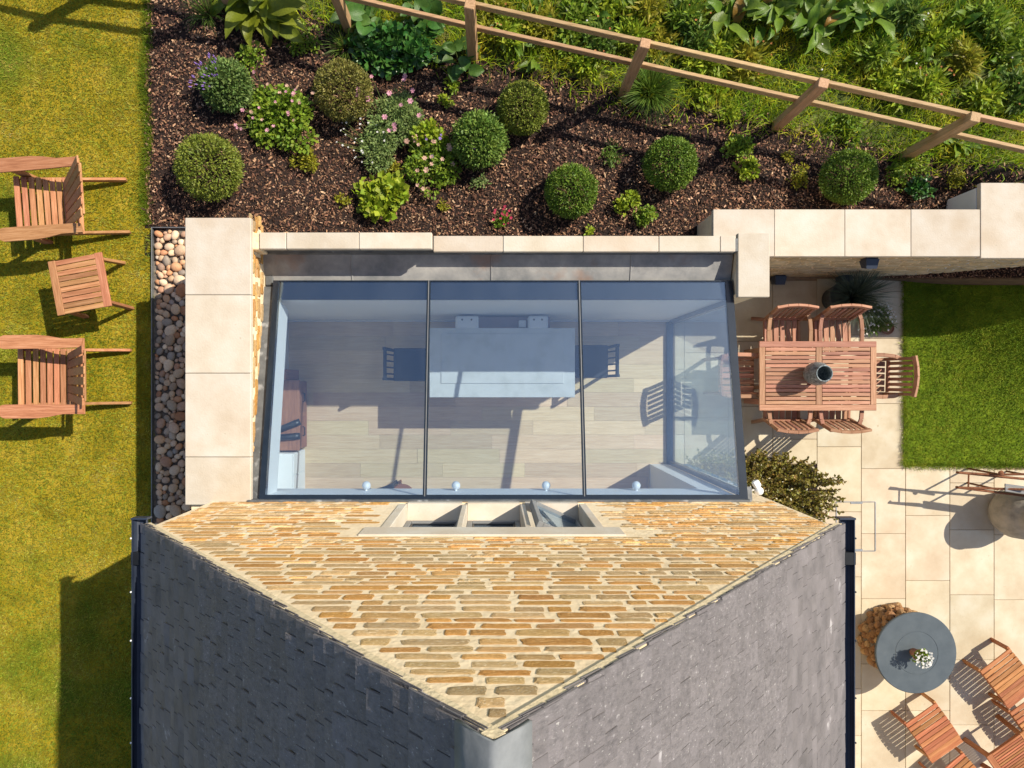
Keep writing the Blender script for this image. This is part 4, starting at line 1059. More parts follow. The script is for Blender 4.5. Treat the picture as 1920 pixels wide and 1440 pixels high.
# ------------------------------------------------------------------ low garden chairs on the lawn
def garden_chair(loc, rz, label, k):
    t = thing('garden_chair', label, 'chair', loc, rz, 'low wooden garden chairs on the lawn')
    r = random.Random(k)
    us = np.linspace(0.375, -0.06, 8)
    for i, u in enumerate(us):
        z = 0.375 - 0.15 * (i / 7) - 0.02 * math.sin(PI * i / 7)
        sl_ = -0.30
        MB().beam((-0.31, u, z), (0.31, u, z), 0.053, 0.020, (0, -math.sin(0.3), math.cos(0.3)), 0.004).build('seat_slat', MT['teak_x'], t, False)
    MB().beam((-0.31, 0.398, 0.33), (0.31, 0.398, 0.33), 0.02, 0.09).build('front_apron', MT['teak_x'], t, False)
    for s in (-1, 1):
        out = [(0.36 + 0.075, 0.40), (0.36 + 0.06, 0.44), (0.36 + 0.02, 0.462), (0.36 - 0.03, 0.462), (0.36 - 0.062, 0.44), (0.36 - 0.07, 0.40), (0.36 - 0.068, -0.02), (0.36 - 0.06, -0.40), (0.36 + 0.035, -0.42), (0.36 + 0.035, -0.20), (0.36 + 0.062, -0.06), (0.36 + 0.075, 0.06)]
        poly = [(s * x_, y_) for x_, y_ in out]
        if s > 0: poly = poly[::1]
        area = sum(poly[i][0] * poly[(i + 1) % len(poly)][1] - poly[(i + 1) % len(poly)][0] * poly[i][1] for i in range(len(poly)))
        if area < 0: poly = poly[::-1]
        MB().prism(poly, 0.575, 0.598).build('armrest', MT['teak_y'], t, False)
        MB().beam((s * 0.335, 0.30, 0.0), (s * 0.335, 0.30, 0.574), 0.028, 0.10, (0, 1, 0)).build('front_leg', MT['teak_z'], t, False)
        MB().beam((s * 0.295, 0.37, 0.295), (s * 0.295, -0.64, 0.035), 0.030, 0.085, (0, 0, 1)).build('rear_leg', MT['teak_y'], t, False)
        MB().beam((s * 0.352, 0.33, 0.45), (s * 0.39, 0.30, 0.572), 0.10, 0.02, (1, 0, 0)).build('bracket', MT['teak_z'], t, False)
    for i in range(6):
        xb = -0.235 + 0.094 * i; f = abs(xb) / 0.235
        top = 1.0 - 0.10 * f * f
        b0 = Vector((xb * 0.92, -0.055, 0.235)); b1 = Vector((xb * 1.16, -0.64, 0.95)); e = b0 + (b1 - b0) * top
        MB().beam(b0, e, 0.080, 0.018, (0, 0.77, 0.63), 0.005).build('back_slat', MT['teak_z'], t, False)
    MB().beam((-0.30, -0.10, 0.205), (0.30, -0.10, 0.205), 0.025, 0.075).build('lower_back_rail', MT['teak_x'], t, False)
    MB().beam((-0.40, -0.375, 0.545), (0.40, -0.375, 0.545), 0.03, 0.06, (0, 0.5, 0.85)).build('upper_back_rail', MT['teak_x'], t, False)
    MB().beam((-0.26, -0.535, 0.765), (0.26, -0.535, 0.765), 0.02, 0.055, (0, -0.63, 0.77)).build('top_back_rail', MT['teak_x'], t, False)
    return t
garden_chair((-4.70, 0.09, 1.5), PI / 2 + 0.01, 'low wooden garden chair on the lawn beside the house shadow', 1)
garden_chair((-4.73, 1.96, 1.5), PI / 2 + 0.075, 'low wooden garden chair on the lawn nearest the fence shadows', 2)

def side_table(loc, rz, label, sx=0.58, sy=0.58, h=0.50, wd='teak', n=10, group=None):
    t = thing('side_table', label, 'table', loc, rz, group)
    for s in (-1, 1):
        MB().box((s * (sx / 2 - 0.04), 0, h - 0.012), (0.08, sy, 0.024), None, 0.004).build('end_board', MT[wd + '_y'], t, False)
        MB().box((0, s * (sy / 2 - 0.035), h - 0.040), (sx - 0.14, 0.02, 0.06), None, 0.004).build('apron', MT[wd + '_x'], t, False)
        for q in (-1, 1):
            MB().beam((s * (sx / 2 - 0.06), q * (sy / 2 - 0.06), h - 0.026), (s * (sx / 2 - 0.03), q * (sy / 2 - 0.03), 0.0), 0.032, 0.06, (1, 0, 0)).build('leg', MT[wd + '_z'], t, False)
    pitch = (sy - 0.004) / n
    for i in range(n):
        MB().box((0, -sy / 2 + pitch * (i + 0.5), h - 0.0125), (sx - 0.163, pitch - 0.007, 0.021), None, 0.003).build('slat', MT[wd + '_x'], t, False)
    return t
side_table((-4.375, 1.07, 1.5), math.radians(10.5), 'small square slatted wooden table between the two lawn chairs')

# ------------------------------------------------------------------ dining table and chairs on the patio
dt = thing('dining_table', 'rectangular slatted wooden dining table on the patio', 'table', (4.005, 0.112, 0))
X0, X1, Y0, Y1 = 3.28, 4.725, -0.315, 0.54
def dp(n, m, *a): return MB().span(*a, 0.004).build(n, MT[m], dt)
dp('long_rail', 'dine_x', X0, X1, Y1 - 0.072, Y1, 0.722, 0.75); dp('long_rail', 'dine_x', X0, X1, Y0, Y0 + 0.072, 0.722, 0.75)
dp('end_rail', 'dine_y', X0, X0 + 0.073, Y0 + 0.073, Y1 - 0.073, 0.722, 0.7495); dp('end_rail', 'dine_y', X1 - 0.073, X1, Y0 + 0.073, Y1 - 0.073, 0.722, 0.7495)
xm = X0 + 0.735
dp('middle_rail', 'dine_y', xm - 0.036, xm + 0.036, Y0 + 0.073, Y1 - 0.073, 0.722, 0.7495)
ns = 14; pit = (Y1 - Y0 - 0.146) / ns
for i in range(ns):
    ya = Y0 + 0.073 + pit * i + 0.0045; yb = ya + pit - 0.009
    dp('slat', 'dine_x', X0 + 0.077, xm - 0.040, ya, yb, 0.724, 0.747); dp('slat', 'dine_x', xm + 0.040, X1 - 0.077, ya, yb, 0.724, 0.747)
dp('apron', 'dine_x', X0 + .1, X1 - .1, Y0 + 0.09, Y0 + 0.11, 0.63, 0.72); dp('apron', 'dine_x', X0 + .1, X1 - .1, Y1 - 0.11, Y1 - 0.09, 0.63, 0.72)
for (xx, yy) in ((X0 + .07, Y0 + .07), (X1 - .14, Y0 + .07), (X0 + .07, Y1 - .14), (X1 - .14, Y1 - .14)): dp('leg', 'dine_z', xx, xx + 0.07, yy, yy + 0.07, 0.0, 0.721)
def patio_chair(loc, rz, label):
    t = thing('patio_chair', label, 'chair', loc, rz, 'wooden armchairs around the dining table')
    for i in range(5):
        x_ = -0.16 + 0.08 * i
        MB().beam((x_, -0.20, 0.425), (x_, 0.23, 0.445), 0.062, 0.018).build('seat_slat', MT['dine_y'], t, False)
    for s in (-1, 1):
        MB().beam((s * 0.215, -0.20, 0.41), (s * 0.215, 0.23, 0.43), 0.03, 0.055).build('seat_rail', MT['dine_y'], t, False)
        MB().beam((s * 0.225, 0.20, 0.0), (s * 0.235, 0.22, 0.635), 0.04, 0.045, (0, 1, 0)).build('front_leg', MT['dine_z'], t, False)
        MB().beam((s * 0.22, -0.26, 0.0), (s * 0.22, -0.205, 0.44), 0.04, 0.045, (0, 1, 0)).build('rear_leg', MT['dine_z'], t, False)
        MB().beam((s * 0.22, -0.205, 0.43), (s * 0.22, -0.315, 0.88), 0.035, 0.045, (0, 1, 0)).build('back_stile', MT['dine_z'], t, False)
        pts = [(s * 0.222, -0.265, 0.655), (s * 0.248, -0.19, 0.665), (s * 0.262, -0.05, 0.66), (s * 0.258, 0.12, 0.655), (s * 0.250, 0.255, 0.640)]
        m = MB()
        for a, b in zip(pts[:-1], pts[1:]): m.beam(a, b, 0.048, 0.026)
        m.build('armrest', MT['dine_y'], t, False)
    MB().beam((-0.22, 0.225, 0.405), (0.22, 0.225, 0.405), 0.03, 0.055).build('front_rail', MT['dine_x'], t, False)
    for i in range(6):
        x_ = -0.165 + 0.066 * i
        MB().beam((x_, -0.215, 0.47), (x_, -0.305, 0.855), 0.040, 0.016, (0, 1, 0.2)).build('back_slat', MT['dine_z'], t, False)
    m = MB(); q = [(-0.25, -0.305, 0.885), (-0.12, -0.328, 0.892), (0, -0.335, 0.895), (0.12, -0.328, 0.892), (0.25, -0.305, 0.885)]
    for a, b in zip(q[:-1], q[1:]): m.beam(a, b, 0.032, 0.062, (0, -0.2, 1))
    m.build('top_rail', MT['dine_x'], t, False)
    MB().beam((-0.20, -0.215, 0.475), (0.20, -0.215, 0.475), 0.028, 0.045, (0, -0.2, 1)).build('lower_rail', MT['dine_x'], t, False)
    return t
patio_chair((3.69, 0.63, 0), PI, 'patio armchair on the wall side of the table, nearer the glass roof')
patio_chair((4.33, 0.63, 0), PI, 'patio armchair on the wall side of the table, nearer the small lawn')
patio_chair((3.69, -0.235, 0), 0, 'patio armchair on the house side of the table, nearer the glass roof')
patio_chair((4.33, -0.235, 0), 0, 'patio armchair on the house side of the table, nearer the small lawn')
patio_chair((4.80, 0.115, 0), PI / 2 - 0.03, 'patio armchair at the table end overlapping the small lawn')
patio_chair((3.09, 0.12, 0), -PI / 2, 'patio armchair at the table end against the glass roof')
v = thing('stone_vase', 'speckled blue grey vase standing on the dining table', 'vase', (3.905, 0.137, 0.751))
MB().lathe([(rv, zv * 1.33) for rv, zv in [(0.07, 0.0), (0.095, 0.012), (0.128, 0.07), (0.142, 0.13), (0.136, 0.19), (0.112, 0.245), (0.098, 0.268), (0.100, 0.285), (0.092, 0.290), (0.084, 0.283), (0.084, 0.25), (0.11, 0.18), (0.11, 0.08), (0.02, 0.04)]], n=40).build('body', MT['vase'], v, False, True)

# ------------------------------------------------------------------ fire table, footstools, ironwork at the lower right
ft = thing('fire_table', 'round slate blue table on a drum of rough stones', 'table', W(1668, 1193, 0))
MB().lathe([(0.40, 0.0), (0.40, 0.55), (0.0, 0.55)], n=28).build('core_drum', MT['gravelbase'], ft, False)
R_T = 76 / F * 8.90
ftop = MB().lathe([(0.30, 0.56), (R_T - 0.01, 0.56), (R_T, 0.57), (R_T, 0.592), (R_T - 0.008, 0.60), (0.275, 0.60), (0.272, 0.5965), (0.264, 0.5965), (0.261, 0.60), (0.005, 0.60)], n=72).build('table_top', MT['slatetop'], ft, False)
gm = []
for k in range(5):
    r = random.Random(k + 40); m = MB()
    m.lathe([(0.05, -0.5), (0.35, -0.40), (0.5, -0.1), (0.47, 0.2), (0.28, 0.42), (0.04, 0.5)], n=8, wob=0.10)
    m.v = [vv * np.array([r.uniform(0.9, 1.1)] * 3) + np.array([[r.uniform(-.05, .05) for _ in range(3)] for _ in range(len(vv))]) for vv in m.v]
    me = m.mesh('rubble_stone'); me.materials.append(MT['gabion']); gm.append(me)
for ring in range(6):
    cnt = 24
    for k in range(cnt):
        a = 2 * PI * (k + 0.5 * (ring % 2)) / cnt + random.uniform(-.06, .06); z = 0.05 + 0.092 * ring + random.uniform(-.01, .01)
        s_ = random.uniform(0.085, 0.125)
        rr = 0.405 + random.uniform(-0.012, 0.02)
        inst('rubble_stone', random.choice(gm), ft, (rr * math.cos(a), rr * math.sin(a), z), (random.uniform(0, 6), random.uniform(0, 6), random.uniform(0, 6)), (s_, s_, s_ * 0.9))
def footstool(px, py, rz, label):
    p = W(px, py, 0.33)
    t = thing('garden_footstool', label, 'footstool', (p.x, p.y, 0), rz, 'slatted wooden footstools around the fire table')
    # local x runs along the slats, local -y is the high front away from the photo's centre
    for i in range(9):
        u = 0.27 - 0.062 * i; z = 0.315 + 0.022 * math.sin(PI * i / 8)
        MB().beam((-0.245, u, z), (0.245, u, z), 0.0545, 0.019, (0, 0, 1), 0.004).build('slat', MT['orng_x'], t, False)
    for s in (-1, 1):
        m = MB(); pts = [(s * 0.225, 0.30 - 0.062 * i, 0.276 + 0.022 * math.sin(PI * i / 8)) for i in range(0, 10, 3)]
        for a, b in zip(pts[:-1], pts[1:]): m.beam(a, b, 0.026, 0.06)
        m.build('side_rail', MT['orng_y'], t, False)
        MB().beam((s * 0.235, 0.285, 0.31), (s * 0.235, 0.30, 0.0), 0.03, 0.07, (0, 1, 0)).build('front_leg', MT['orng_z'], t, False)
        MB().beam((s * 0.235, -0.20, 0.30), (s * 0.235, -0.27, 0.0), 0.03, 0.07, (0, 1, 0)).build('rear_leg', MT['orng_z'], t, False)
    MB().beam((-0.245, -0.292, 0.283), (0.245, -0.292, 0.283), 0.02, 0.085, (0, -0.9, 0.6)).build('front_board', MT['orng_x'], t, False)
    return t
RS = math.radians(35)
footstool(1752, 1374, RS, 'slatted wooden footstool just below the round fire table')
footstool(1893, 1272, RS + 0.05, 'slatted wooden footstool right of the round fire table')
footstool(1948, 1352, RS, 'slatted wooden footstool at the right edge behind the small table')
footstool(1808, 1468, RS + 0.1, 'slatted wooden footstool at the bottom edge, mostly out of view')
p = W(1906, 1424, 0.49)
side_table((p.x, p.y, 0), RS, 'small slatted wooden table in the bottom right corner', 0.60, 0.48, 0.49, 'orng', 14)
rb = thing('iron_barrow', 'rusty iron barrow frame with two long handles beside the urn', 'barrow', W(1880, 905, 0))
zb_ = 0.62
A0, A1 = W(1797, 886, zb_), W(1990, 905, zb_ - 0.05); B0, B1 = W(1796, 914, zb_), W(1990, 938, zb_ - 0.05)
MB().tube([A0 + Vector((0, 0, -0.03)), A0, (A0 + A1) / 2, A1], 0.016, 8).build('handle', MT['rust'], rb)
MB().tube([B0 + Vector((0, 0, -0.03)), B0, (B0 + B1) / 2, B1], 0.016, 8).build('handle', MT['rust'], rb)
Cx = A0 + (A1 - A0) * 0.10; Dx = B0 + (B1 - B0) * 0.10
MB().tube([Cx, Dx], 0.010, 8).build('cross_bar', MT['rust'], rb)
A2, A3 = W(1797, 886, zb_ - 0.03), W(1930, 889, 0.80)
MB().tube([A2, W(1860, 890, 0.66), A3], 0.014, 8).build('brace', MT['rust'], rb)
MB().tube([B0, W(1860, 916, 0.64), W(1930, 918, 0.78)], 0.014, 8).build('brace', MT['rust'], rb)
for (px, py) in ((1871, 889), (1871, 918), (1950, 895), (1950, 928)):
    q = W(px, py, 0.62); MB().tube([q, (q.x + 0.03, q.y, 0.0)], 0.013, 8).build('leg', MT['rust'], rb)
q = W(1875, 887, 0.72); MB().lathe([(0.001, 0), (0.03, 0.005), (0.036, 0.02), (0.02, 0.035), (0.001, 0.04)], tuple(q), 12).build('knob', MT['rust'], rb)
for k in range(3):
    MB().beam(W(1884, 909 + 5 * k, 0.70), W(1995, 924 + 5 * k, 0.70), 0.03, 0.02).build('tray_slat', MT['framegrey'], rb)
ur = thing('garden_urn', 'large weathered stone urn at the right edge of the patio', 'urn', (W(1922, 966, 0.4).x, W(1922, 966, 0.4).y, 0))
MB().lathe([(0.17, 0.0), (0.21, 0.02), (0.28, 0.12), (0.325, 0.28), (0.31, 0.44), (0.25, 0.58), (0.20, 0.63), (0.215, 0.68), (0.20, 0.70), (0.17, 0.68), (0.17, 0.62), (0.22, 0.52), (0.05, 0.2)], n=44, wob=0.008).build('body', MT['urn'], ur, False, True)
# recessed drain cover frame
dc = thing('drain_cover', 'thin metal frame of a recessed drain cover in the paving', 'drain cover', (W(1604, 986, 0).x, W(1604, 986, 0).y, 0.0))
a, b = W(1568, 941, 0.0), W(1641, 1033, 0.0)
for (x0, x1, y0, y1) in ((a.x, b.x, a.y - 0.006, a.y + 0.006), (a.x, b.x, b.y - 0.006, b.y + 0.006), (a.x - 0.006, a.x + 0.006, b.y, a.y), (b.x - 0.006, b.x + 0.006, b.y, a.y)):
    MB().span(x0, x1, y0, y1, -0.004, 0.006, 0.001).build('frame_edge', MT['steel'], dc)
for yy in (a.y - 0.014, b.y + 0.014): MB().span(a.x + 0.19, a.x + 0.35, yy - 0.012, yy + 0.012, -0.003, 0.005, 0.001).build('lifting_slot', MT['steel'], dc)
# white floodlight on the corner of the house
t = thing('floodlight', 'white twin floodlight at the corner of the glass roof', 'floodlight', W(1420, 914, 2.3))
MB().lathe([(0.002, -0.045), (0.03, -0.04), (0.045, -0.01), (0.042, 0.02), (0.02, 0.042), (0.002, 0.045)], (0.015, -0.035, 0), 14).build('lamp_head', MT['whitegloss'], t, False, True)
MB().box((-0.01, 0.035, 0), (0.07, 0.075, 0.06), Matrix.Rotation(0.5, 3, 'Z'), 0.012).build('sensor', MT['whitegloss'], t, False)
MB().beam((0, -0.03, -0.02), (0.0, -0.21, -0.03), 0.03, 0.03).build('bracket', MT['whitegloss'], t, False)

# ------------------------------------------------------------------ planting
def leafset(P, Dr, Nm, L, Wd, fold=0.15):
    n = len(P)
    Dr = Dr / np.linalg.norm(Dr, axis=1)[:, None]
    s = np.cross(Dr, Nm); s /= np.maximum(np.linalg.norm(s, axis=1), 1e-6)[:, None]; N2 = np.cross(s, Dr)
    L = np.broadcast_to(L, n)[:, None]; Wd = np.broadcast_to(Wd, n)[:, None]
    V = np.stack([P, P + Dr * L * 0.5 + s * Wd / 2 + N2 * Wd * fold, P + Dr * L, P + Dr * L * 0.5 - s * Wd / 2 + N2 * Wd * fold], 1).reshape(-1, 3)
    b = (np.arange(n) * 4)[:, None]
    return V, np.concatenate([b + np.array([0, 2, 1]), b + np.array([0, 3, 2])], 0)
def sph(n, up=-1.0):
    v = rng.standard_normal((int(n * 2.6) + 20, 3)); v /= np.linalg.norm(v, axis=1)[:, None]
    return v[v[:, 2] > up][:n]
def ball_mesh(r, n, L, m, lumps=0.05, seed=0, squash=0.92, fuzz=0.03):
    u = sph(n, -0.75); n = len(u); g = np.random.default_rng(seed)
    k = g.uniform(2, 5, (6, 3)); ph = g.uniform(0, 6, 6)
    lum = sum(np.sin(u @ k[i] * 2 + ph[i]) for i in range(6)) / 6
    rad = r * (1 + lumps * lum) + rng.normal(0, fuzz * r, n) - np.abs(rng.normal(0, 0.05 * r, n))
    P = u * rad[:, None] * np.array([1, 1, squash])
    D = u * 0.9 + rng.normal(0, 0.55, (n, 3)); N = u + rng.normal(0, 0.6, (n, 3))
    V, Fc = leafset(P, D, N, L * rng.uniform(0.6, 1.3, n), L * 0.55 * rng.uniform(0.7, 1.2, n))
    return V, Fc
def shrub_ball(px, py, r, m, label, name='box_ball', cat='shrub', n=5200, L=0.026, group=None, lumps=0.05, fuzz=0.03, seed=1, squash=0.92):
    g = WT(px, py, r * 0.9)
    t = thing(name, label, cat, g, random.uniform(0, 6), group)
    V, Fc = ball_mesh(r, n, L, m, lumps, seed, squash, fuzz)
    fast('foliage', V + np.array([0, 0, r * 0.88]), Fc, LF[m], t)
    V, Fc = ball_mesh(r * 0.88, 1400, L * 2.0, m, lumps, seed, squash, 0.03)
    fast('inner_foliage', V + np.array([0, 0, r * 0.88]), Fc, LF[m], t)
    mb = MB()
    mb.tube([(0, 0, -0.05), (0.01, 0, 0.1), (0, 0.01, r * 0.9)], [0.02, 0.018, 0.008], 7)
    for k in range(7):
        a = k * 0.9; mb.tube([(0, 0, 0.06), (0.4 * r * math.cos(a), 0.4 * r * math.sin(a), r * 0.6), (0.75 * r * math.cos(a), 0.75 * r * math.sin(a), r * (0.6 + 0.5 * (k % 3) / 2))], [0.010, 0.008, 0.004], 5)
    mb.build('stem', MT['stem'], t, False)
    return t
GB = 'clipped box balls in the flower bed'
shrub_ball(643, 170, 0.325, 'boxbrown', 'bronze tinged clipped box ball near the lavender, below the wooden fence', group=GB, seed=1)
shrub_ball(391, 313, 0.345, 'boxolive', 'large olive green clipped box ball beside the lawn', group=GB, seed=2)
shrub_ball(980, 203, 0.285, 'boxolive', 'clipped box ball between the fence post shadow and the loose hebe', group=GB, seed=3)
shrub_ball(1071, 358, 0.295, 'box', 'round green box ball close to the middle of the rear parapet', group=GB, seed=4)
shrub_ball(1257, 307, 0.295, 'box', 'round green box ball next to the parsley like plant', group=GB, seed=5)
shrub_ball(1591, 331, 0.300, 'box', 'rightmost clipped box ball, above the wide copings', group=GB, seed=6)
shrub_ball(898, 262, 0.285, 'hebe', 'loose feathery green hebe beside the pink flowers', name='hebe_shrub', n=4200, L=0.038, lumps=0.10, fuzz=0.08, seed=8)
def flowers(pts, r, m, t, name='flower_heads', n=6):
    mb = MB()
    for p in pts:
        rr = r * random.uniform(0.7, 1.2); tx, ty = random.uniform(-.4, .4), random.uniform(-.4, .4)
        for k in range(n):
            a = 2 * PI * k / n + random.uniform(-.2, .2); b = 2 * PI / n * 0.45
            z = lambda x_, y_: tx * x_ + ty * y_
            q = [(0, 0), (rr * .7 * math.cos(a - b), rr * .7 * math.sin(a - b)), (rr * math.cos(a), rr * math.sin(a)), (rr * .7 * math.cos(a + b), rr * .7 * math.sin(a + b))]
            mb.add([(p[0] + x_, p[1] + y_, p[2] + z(x_, y_) + (0.25 * rr if (x_ or y_) else 0)) for x_, y_ in q], [(0, 1, 2, 3)])
    o = mb.build(name, PT[m], t, False); o['kind'] = 'stuff'
    return o
def leafy(name, label, cat, px, py, r, h, m, n=500, L=0.05, Wd=0.03, ry=None, lumps=6, fl=None, stems=5, up=0.5, group=None, ground=None):
    """a loose clump: leaves gathered into small lumps inside a dome"""
    g = ground if ground is not None else WT(px, py, h * 0.5)
    t = thing(name, label, cat, g, 0, group)
    ry = ry or r
    C = sph(lumps, 0.05) * np.array([r, ry, h]) * rng.uniform(0.35, 0.75, (lumps, 1)); C[:, 2] = np.maximum(C[:, 2], h * 0.35)
    i = rng.integers(0, lumps, n)
    u = sph(n, -0.35); u = u[rng.permutation(len(u))]; n = len(u); i = i[:n]
    sz = np.array([r, ry, h * 0.8]) * 0.42
    P = C[i] + u * sz * rng.uniform(0.55, 1.0, (n, 1)); P[:, 2] = np.maximum(P[:, 2], 0.015)
    D = u + rng.normal(0, 0.4, (n, 3)); D[:, 2] += 0.1
    N = np.array([0, 0, up * 2]) + u * 0.6 + rng.normal(0, 0.35, (n, 3))
    V, Fc = leafset(P - D * L * 0.3, D, N, L * rng.uniform(0.6, 1.25, n), Wd * rng.uniform(0.7, 1.2, n))
    fast('leaves', V, Fc, LF[m], t)
    mb = MB()
    for c in C[:max(stems, 1)]:
        mb.tube([(0, 0, -0.03), tuple(c * np.array([0.5, 0.5, 0.6])), tuple(c)], [0.006, 0.005, 0.003], 5)
    mb.build('stems', MT['gstem'], t, False)
    if fl:
        for (fm, cnt, fr_, hh, sx, sy) in fl:
            pts = []
            for _ in range(cnt):
                a = random.uniform(0, 6.28); q = math.sqrt(random.random())
                pts.append((r * (sx + q * math.cos(a)), ry * (sy + q * math.sin(a)), h * hh * random.uniform(0.85, 1.1) * (1 - 0.35 * q * q)))
            flowers(pts, fr_, fm, t)
            ms = MB()
            for p in pts: ms.tube([(p[0] * .5, p[1] * .5, h * .4), p], 0.0025, 4)
            ms.build('flower_stems', MT['gstem'], t, False)['kind'] = 'stuff'
    return t
# lavender: fine spikes
def spiky(name, label, cat, px, py, r, h, m, n, L, wd, lean=0.9, fl=None, droop=0.2, ground=None, group=None):
    g = ground if ground is not None else WT(px, py, h * 0.45)
    t = thing(name, label, cat, g, 0, group)
    a = rng.uniform(0, 2 * PI, n); q = np.sqrt(rng.random(n)); le = lean * q
    d = np.stack([np.cos(a) * le, np.sin(a) * le, np.ones(n)], -1); d /= np.linalg.norm(d, axis=1)[:, None]
    b0 = np.stack([np.cos(a) * q * r * 0.25, np.sin(a) * q * r * 0.25, 0 * a], -1)
    ln = L * rng.uniform(0.65, 1.1, n)
    mid = b0 + d * (ln * 0.6)[:, None]; d2 = d + np.stack([np.cos(a) * 0.5 * q, np.sin(a) * 0.5 * q, -droop * (0.3 + q)], -1); tip = mid + d2 * (ln * 0.45)[:, None]
    tt = rng.uniform(0, 6.28, n); s = np.stack([np.cos(tt), np.sin(tt), 0 * tt], -1) * wd / 2
    V = np.stack([b0 - s, b0 + s, mid + s, mid - s, tip], 1).reshape(-1, 3); b = (np.arange(n) * 5)[:, None]
    fast('blades', V, np.concatenate([b + np.array(q_) for q_ in ((0, 1, 2), (0, 2, 3), (3, 2, 4))], 0), LF[m], t)
    if fl:
        fm, cnt, fr_, sx, sy = fl
        pts = []
        for _ in range(cnt):
            A = random.uniform(0, 6.28); Q = math.sqrt(random.random()); pts.append((r * (sx + .65 * Q * math.cos(A)), r * (sy + .65 * Q * math.sin(A)), h * random.uniform(0.95, 1.15)))
        mb = MB(); ms = MB()
        for p in pts:
            dx = Vector((p[0], p[1], h * 0.9)).normalized()
            mb.tube([Vector(p), Vector(p) + dx * fr_ * 2, Vector(p) + dx * fr_ * 4], [fr_ * 0.5, fr_, fr_ * 0.3], 6); ms.tube([(p[0] * .4, p[1] * .4, h * .4), p], 0.0025, 4)
        mb.build('flower_spikes', PT[fm], t, False)['kind'] = 'stuff'; ms.build('flower_stems', MT['gstem'], t, False)['kind'] = 'stuff'
    return t
t = shrub_ball(424, 160, 0.25, 'lav', 'lavender mound with purple flower spikes on its left side', name='lavender', cat='plant', n=3800, L=0.036, lumps=0.10, fuzz=0.09, seed=11)
t.rotation_euler = (0, 0, 0)
def lav_flowers(t, r, cnt, sx, sy, fm='purple', fr_=0.008):
    mb = MB(); ms = MB()
    for _ in range(cnt):
        A = random.uniform(0, 6.28); Q = math.sqrt(random.random())
        p = Vector((r * (sx + .75 * Q * math.cos(A)), r * (sy + .75 * Q * math.sin(A)), 0)); q = min(1, p.length / r); p.z = r * 0.9 + r * math.sqrt(max(0.02, 1 - q * q)) * 0.9 + random.uniform(0.03, 0.10)
        dx = (p - Vector((0, 0, r * 0.4))).normalized(); p = p + dx * 0.04
        mb.tube([p, p + dx * fr_ * 2, p + dx * fr_ * 4.5], [fr_ * 0.6, fr_, fr_ * 0.3], 6); ms.tube([p * 0.75, p], 0.002, 4)
    mb.build('flower_spikes', PT[fm], t, False)['kind'] = 'stuff'; ms.build('flower_stems', MT['gstem'], t, False)['kind'] = 'stuff'
lav_flowers(t, 0.25, 34, -0.55, 0.15)
leafy('scabious', 'bright green mound dotted with small pink flowers beside the lavender', 'plant', 527, 217, 0.44, 0.34, 'bright', 2400, 0.055, 0.046, lumps=16,
      fl=[('pink', 16, 0.025, 1.25, -0.35, 0.15), ('blush', 10, 0.022, 1.2, -0.1, 0.35)], stems=10)
leafy('astrantia', 'feathery grey green plant with pink flowers, left in the mixed clump', 'plant', 735, 232, 0.40, 0.34, 'grey', 3600, 0.045, 0.018, lumps=15, fl=[('pink', 16, 0.036, 1.25, -0.1, 0.45)], stems=9)
leafy('yarrow', 'feathery grey green plant with white flowers above the lime heuchera', 'plant', 712, 280, 0.32, 0.28, 'grey', 2600, 0.045, 0.018, lumps=12, fl=[('white', 26, 0.014, 1.2, -0.6, 0.2)], stems=8)
leafy('lime_shrub', 'yellow green leaves at the upper right of the mixed clump', 'plant', 800, 250, 0.28, 0.30, 'lime', 700, 0.055, 0.045, lumps=8, ry=0.24, stems=6)
leafy('snapdragon', 'green plant with peach pink flower heads, low in the mixed clump', 'plant', 806, 305, 0.38, 0.30, 'bright', 2000, 0.05, 0.030, lumps=15, fl=[('blush', 20, 0.032, 1.1, 0.0, 0.0), ('purple', 5, 0.02, 1.1, 0.5, 0.6)], stems=9)
leafy('heuchera', 'lime green heuchera with ruffled leaves near the rear parapet', 'plant', 716, 374, 0.36, 0.28, 'lime', 520, 0.085, 0.085, lumps=15, stems=10)
SM = 'small young plants dotted about the mulch'
